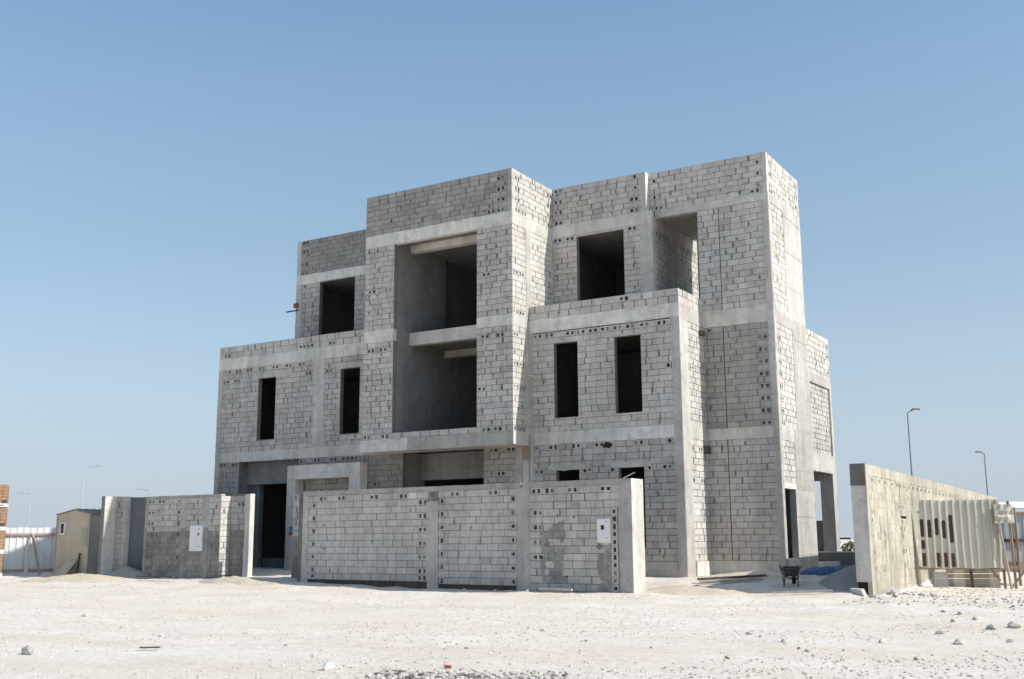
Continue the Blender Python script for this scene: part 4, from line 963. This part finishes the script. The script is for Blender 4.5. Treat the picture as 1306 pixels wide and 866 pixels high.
pebbles('gravel', 'dense strip of coarse grey gravel at the lower edge', 1300, strip, ['stone_grey', 'stone', 'stone', 'stone_grey', 'stone', 'stone_dark'], .012, .045)
def by_right():
    return U(3.9, 8.8), U(-9, 0.3)
pebbles('gravel', 'stony litter in front of the corrugated sheets', 900, by_right, ['stone', 'stone', 'stone_grey'], .015, .055)

# ------------------------------------------------------------------ far away
car = thing('parked_car', 'white minibus parked far away beyond the low retaining wall', 'minibus', (-77.6, 306, .3))
cu = Vector((.9, .43, 0)).normalized(); cv = Vector((-cu.y, cu.x, 0)); cO = Vector((-77.6, 306, .35))
def K(u, v, z): return cO + cu * u + cv * v + Vector((0, 0, z))
m = MB(); prof = [(-2.6, .4), (2.5, .4), (2.6, 1.0), (2.2, 1.2), (1.6, 2.0), (-2.5, 2.1), (-2.65, 1.2)]
L1 = [K(u, -.95, z) for u, z in prof]; L2 = [K(u, .95, z) for u, z in prof]; m.face(L1, 'skin'); m.face(L2[::-1], 'skin')
for i in range(7): j = (i + 1) % 7; m.face([L1[i], L1[j], L2[j], L2[i]], 'skin')
m.build('body', car)
m = MB(); m.face([K(-2.4, -.965, 1.25), K(2.0, -.965, 1.25), K(1.5, -.965, 1.85), K(-2.4, -.965, 1.9)], 'glass'); m.build('window', car)
for u in (-1.7, 1.7):
    m = MB(); m.tube([K(u, -1.0, .36), K(u, -.75, .36)], .36, 'rubber', 14); m.build('wheel', car)
bs = thing('desert_bush', 'rounded olive green bush beyond the retaining wall', 'bush', (-5.6, 29.5, .15))
m = MB(); bc = Vector((-5.5, 29.4, .95))
for k in range(900):
    d = Vector((random.gauss(0, 1), random.gauss(0, 1), random.gauss(0, 1))).normalized() * U(.35, 1) ** .6; w = 1 + .35 * noise.noise(d * 2.2)
    p = bc + Vector((d.x * .55 * w, d.y * .5 * w, d.z * .48 * w)); a = Vector((U(-1, 1), U(-1, 1), U(-.4, 1))).normalized() * .06; b = a.cross(Vector((U(-1, 1), U(-1, 1), U(-1, 1)))).normalized() * .028
    m.face([p - a, p + b, p + a, p - b], 'leaf')
m.build('foliage', bs)
m = MB()
for k in range(6): t = k * 1.05; m.tube([(bc.x, bc.y, .05), bc + Vector((math.cos(t) * .25, math.sin(t) * .25, -.15))], .02, 'timber', 6)
m.build('stem', bs)
heap('sand_pile', 'reddish sand bank beyond the low retaining wall', 'sand pile', -7.4, 26.0, 2.4, 2, .6, 'sandpile', seed=17, nn_=20)

# ------------------------------------------------------------------ light, sky, camera
EL, AZ = math.radians(36.5), math.radians(9.2)
sun_dir = Vector((math.cos(EL) * math.cos(AZ), math.cos(EL) * math.sin(AZ), math.sin(EL)))
world = bpy.data.worlds.new('World'); scene.world = world; world.use_nodes = True
nt = world.node_tree; nt.nodes.clear()
sky = nt.nodes.new('ShaderNodeTexSky'); sky.sky_type = 'NISHITA'; sky.sun_disc = False
sky.sun_elevation = EL; sky.sun_rotation = math.pi / 2 - AZ; sky.altitude = 0; sky.air_density = 1.0; sky.dust_density = 1.6; sky.ozone_density = 1.0
bg = nt.nodes.new('ShaderNodeBackground'); bg.inputs['Strength'].default_value = .084
tcw = nt.nodes.new('ShaderNodeTexCoord'); sxyz = nt.nodes.new('ShaderNodeSeparateXYZ'); nt.links.new(tcw.outputs['Generated'], sxyz.inputs[0])
hz = ramp(nt, sxyz.outputs[2], [(0., .92), (.07, .82), (.2, .5), (.5, .12), (1., .03)])      # dusty air whitens the sky towards the horizon
skyt = mix(nt, sky.outputs[0], (.90, 1.035, 1.06), 1, 'MULTIPLY')
skyc = mix(nt, skyt, (3.5, 4.0, 4.7), hz)
tint = ramp(nt, sxyz.outputs[2], [(0., (1.02, 1.02, 1.01)), (.13, (.99, 1.02, 1.03)), (.26, (.92, .98, 1.0)), (.47, (.97, 1.10, 1.13)), (.8, (1., 1.1, 1.12))])
skyc = mix(nt, skyc, tint, 1, 'MULTIPLY')
out = nt.nodes.new('ShaderNodeOutputWorld'); nt.links.new(skyc, bg.inputs[0]); nt.links.new(bg.outputs[0], out.inputs[0])
L = bpy.data.lights.new('sun', 'SUN'); L.energy = 2.85; L.angle = math.radians(.5); L.color = (1, .965, .915)
lo = bpy.data.objects.new('sun', L); COL.objects.link(lo); lo.rotation_euler = sun_dir.to_track_quat('Z', 'Y').to_euler(); lo.location = (30, -10, 40)
cam = bpy.data.cameras.new('camera'); co = bpy.data.objects.new('camera', cam); COL.objects.link(co)
cam.sensor_width = 36; cam.lens = 1383.4 / 1306 * 36; cam.clip_end = 5000; cam.clip_start = .1
Fv = Vector((-.51032244, .84027124, .18307173)); Rv = Vector((.85420181, .51991561, -.00519894)); Uv = Vector((.09955037, -.15372707, .98308581))
co.matrix_world = Matrix(((Rv.x, Uv.x, -Fv.x, 10.49879), (Rv.y, Uv.y, -Fv.y, -33.44149), (Rv.z, Uv.z, -Fv.z, 1.5), (0, 0, 0, 1)))
scene.camera = co
vs = scene.view_settings; vs.view_transform = 'Standard'; vs.look = 'None'; vs.exposure = .85; vs.gamma = 1; vs.use_curve_mapping = False
scene.render.filter_size = 1.15; scene.cycles.max_bounces = 8; scene.cycles.diffuse_bounces = 4
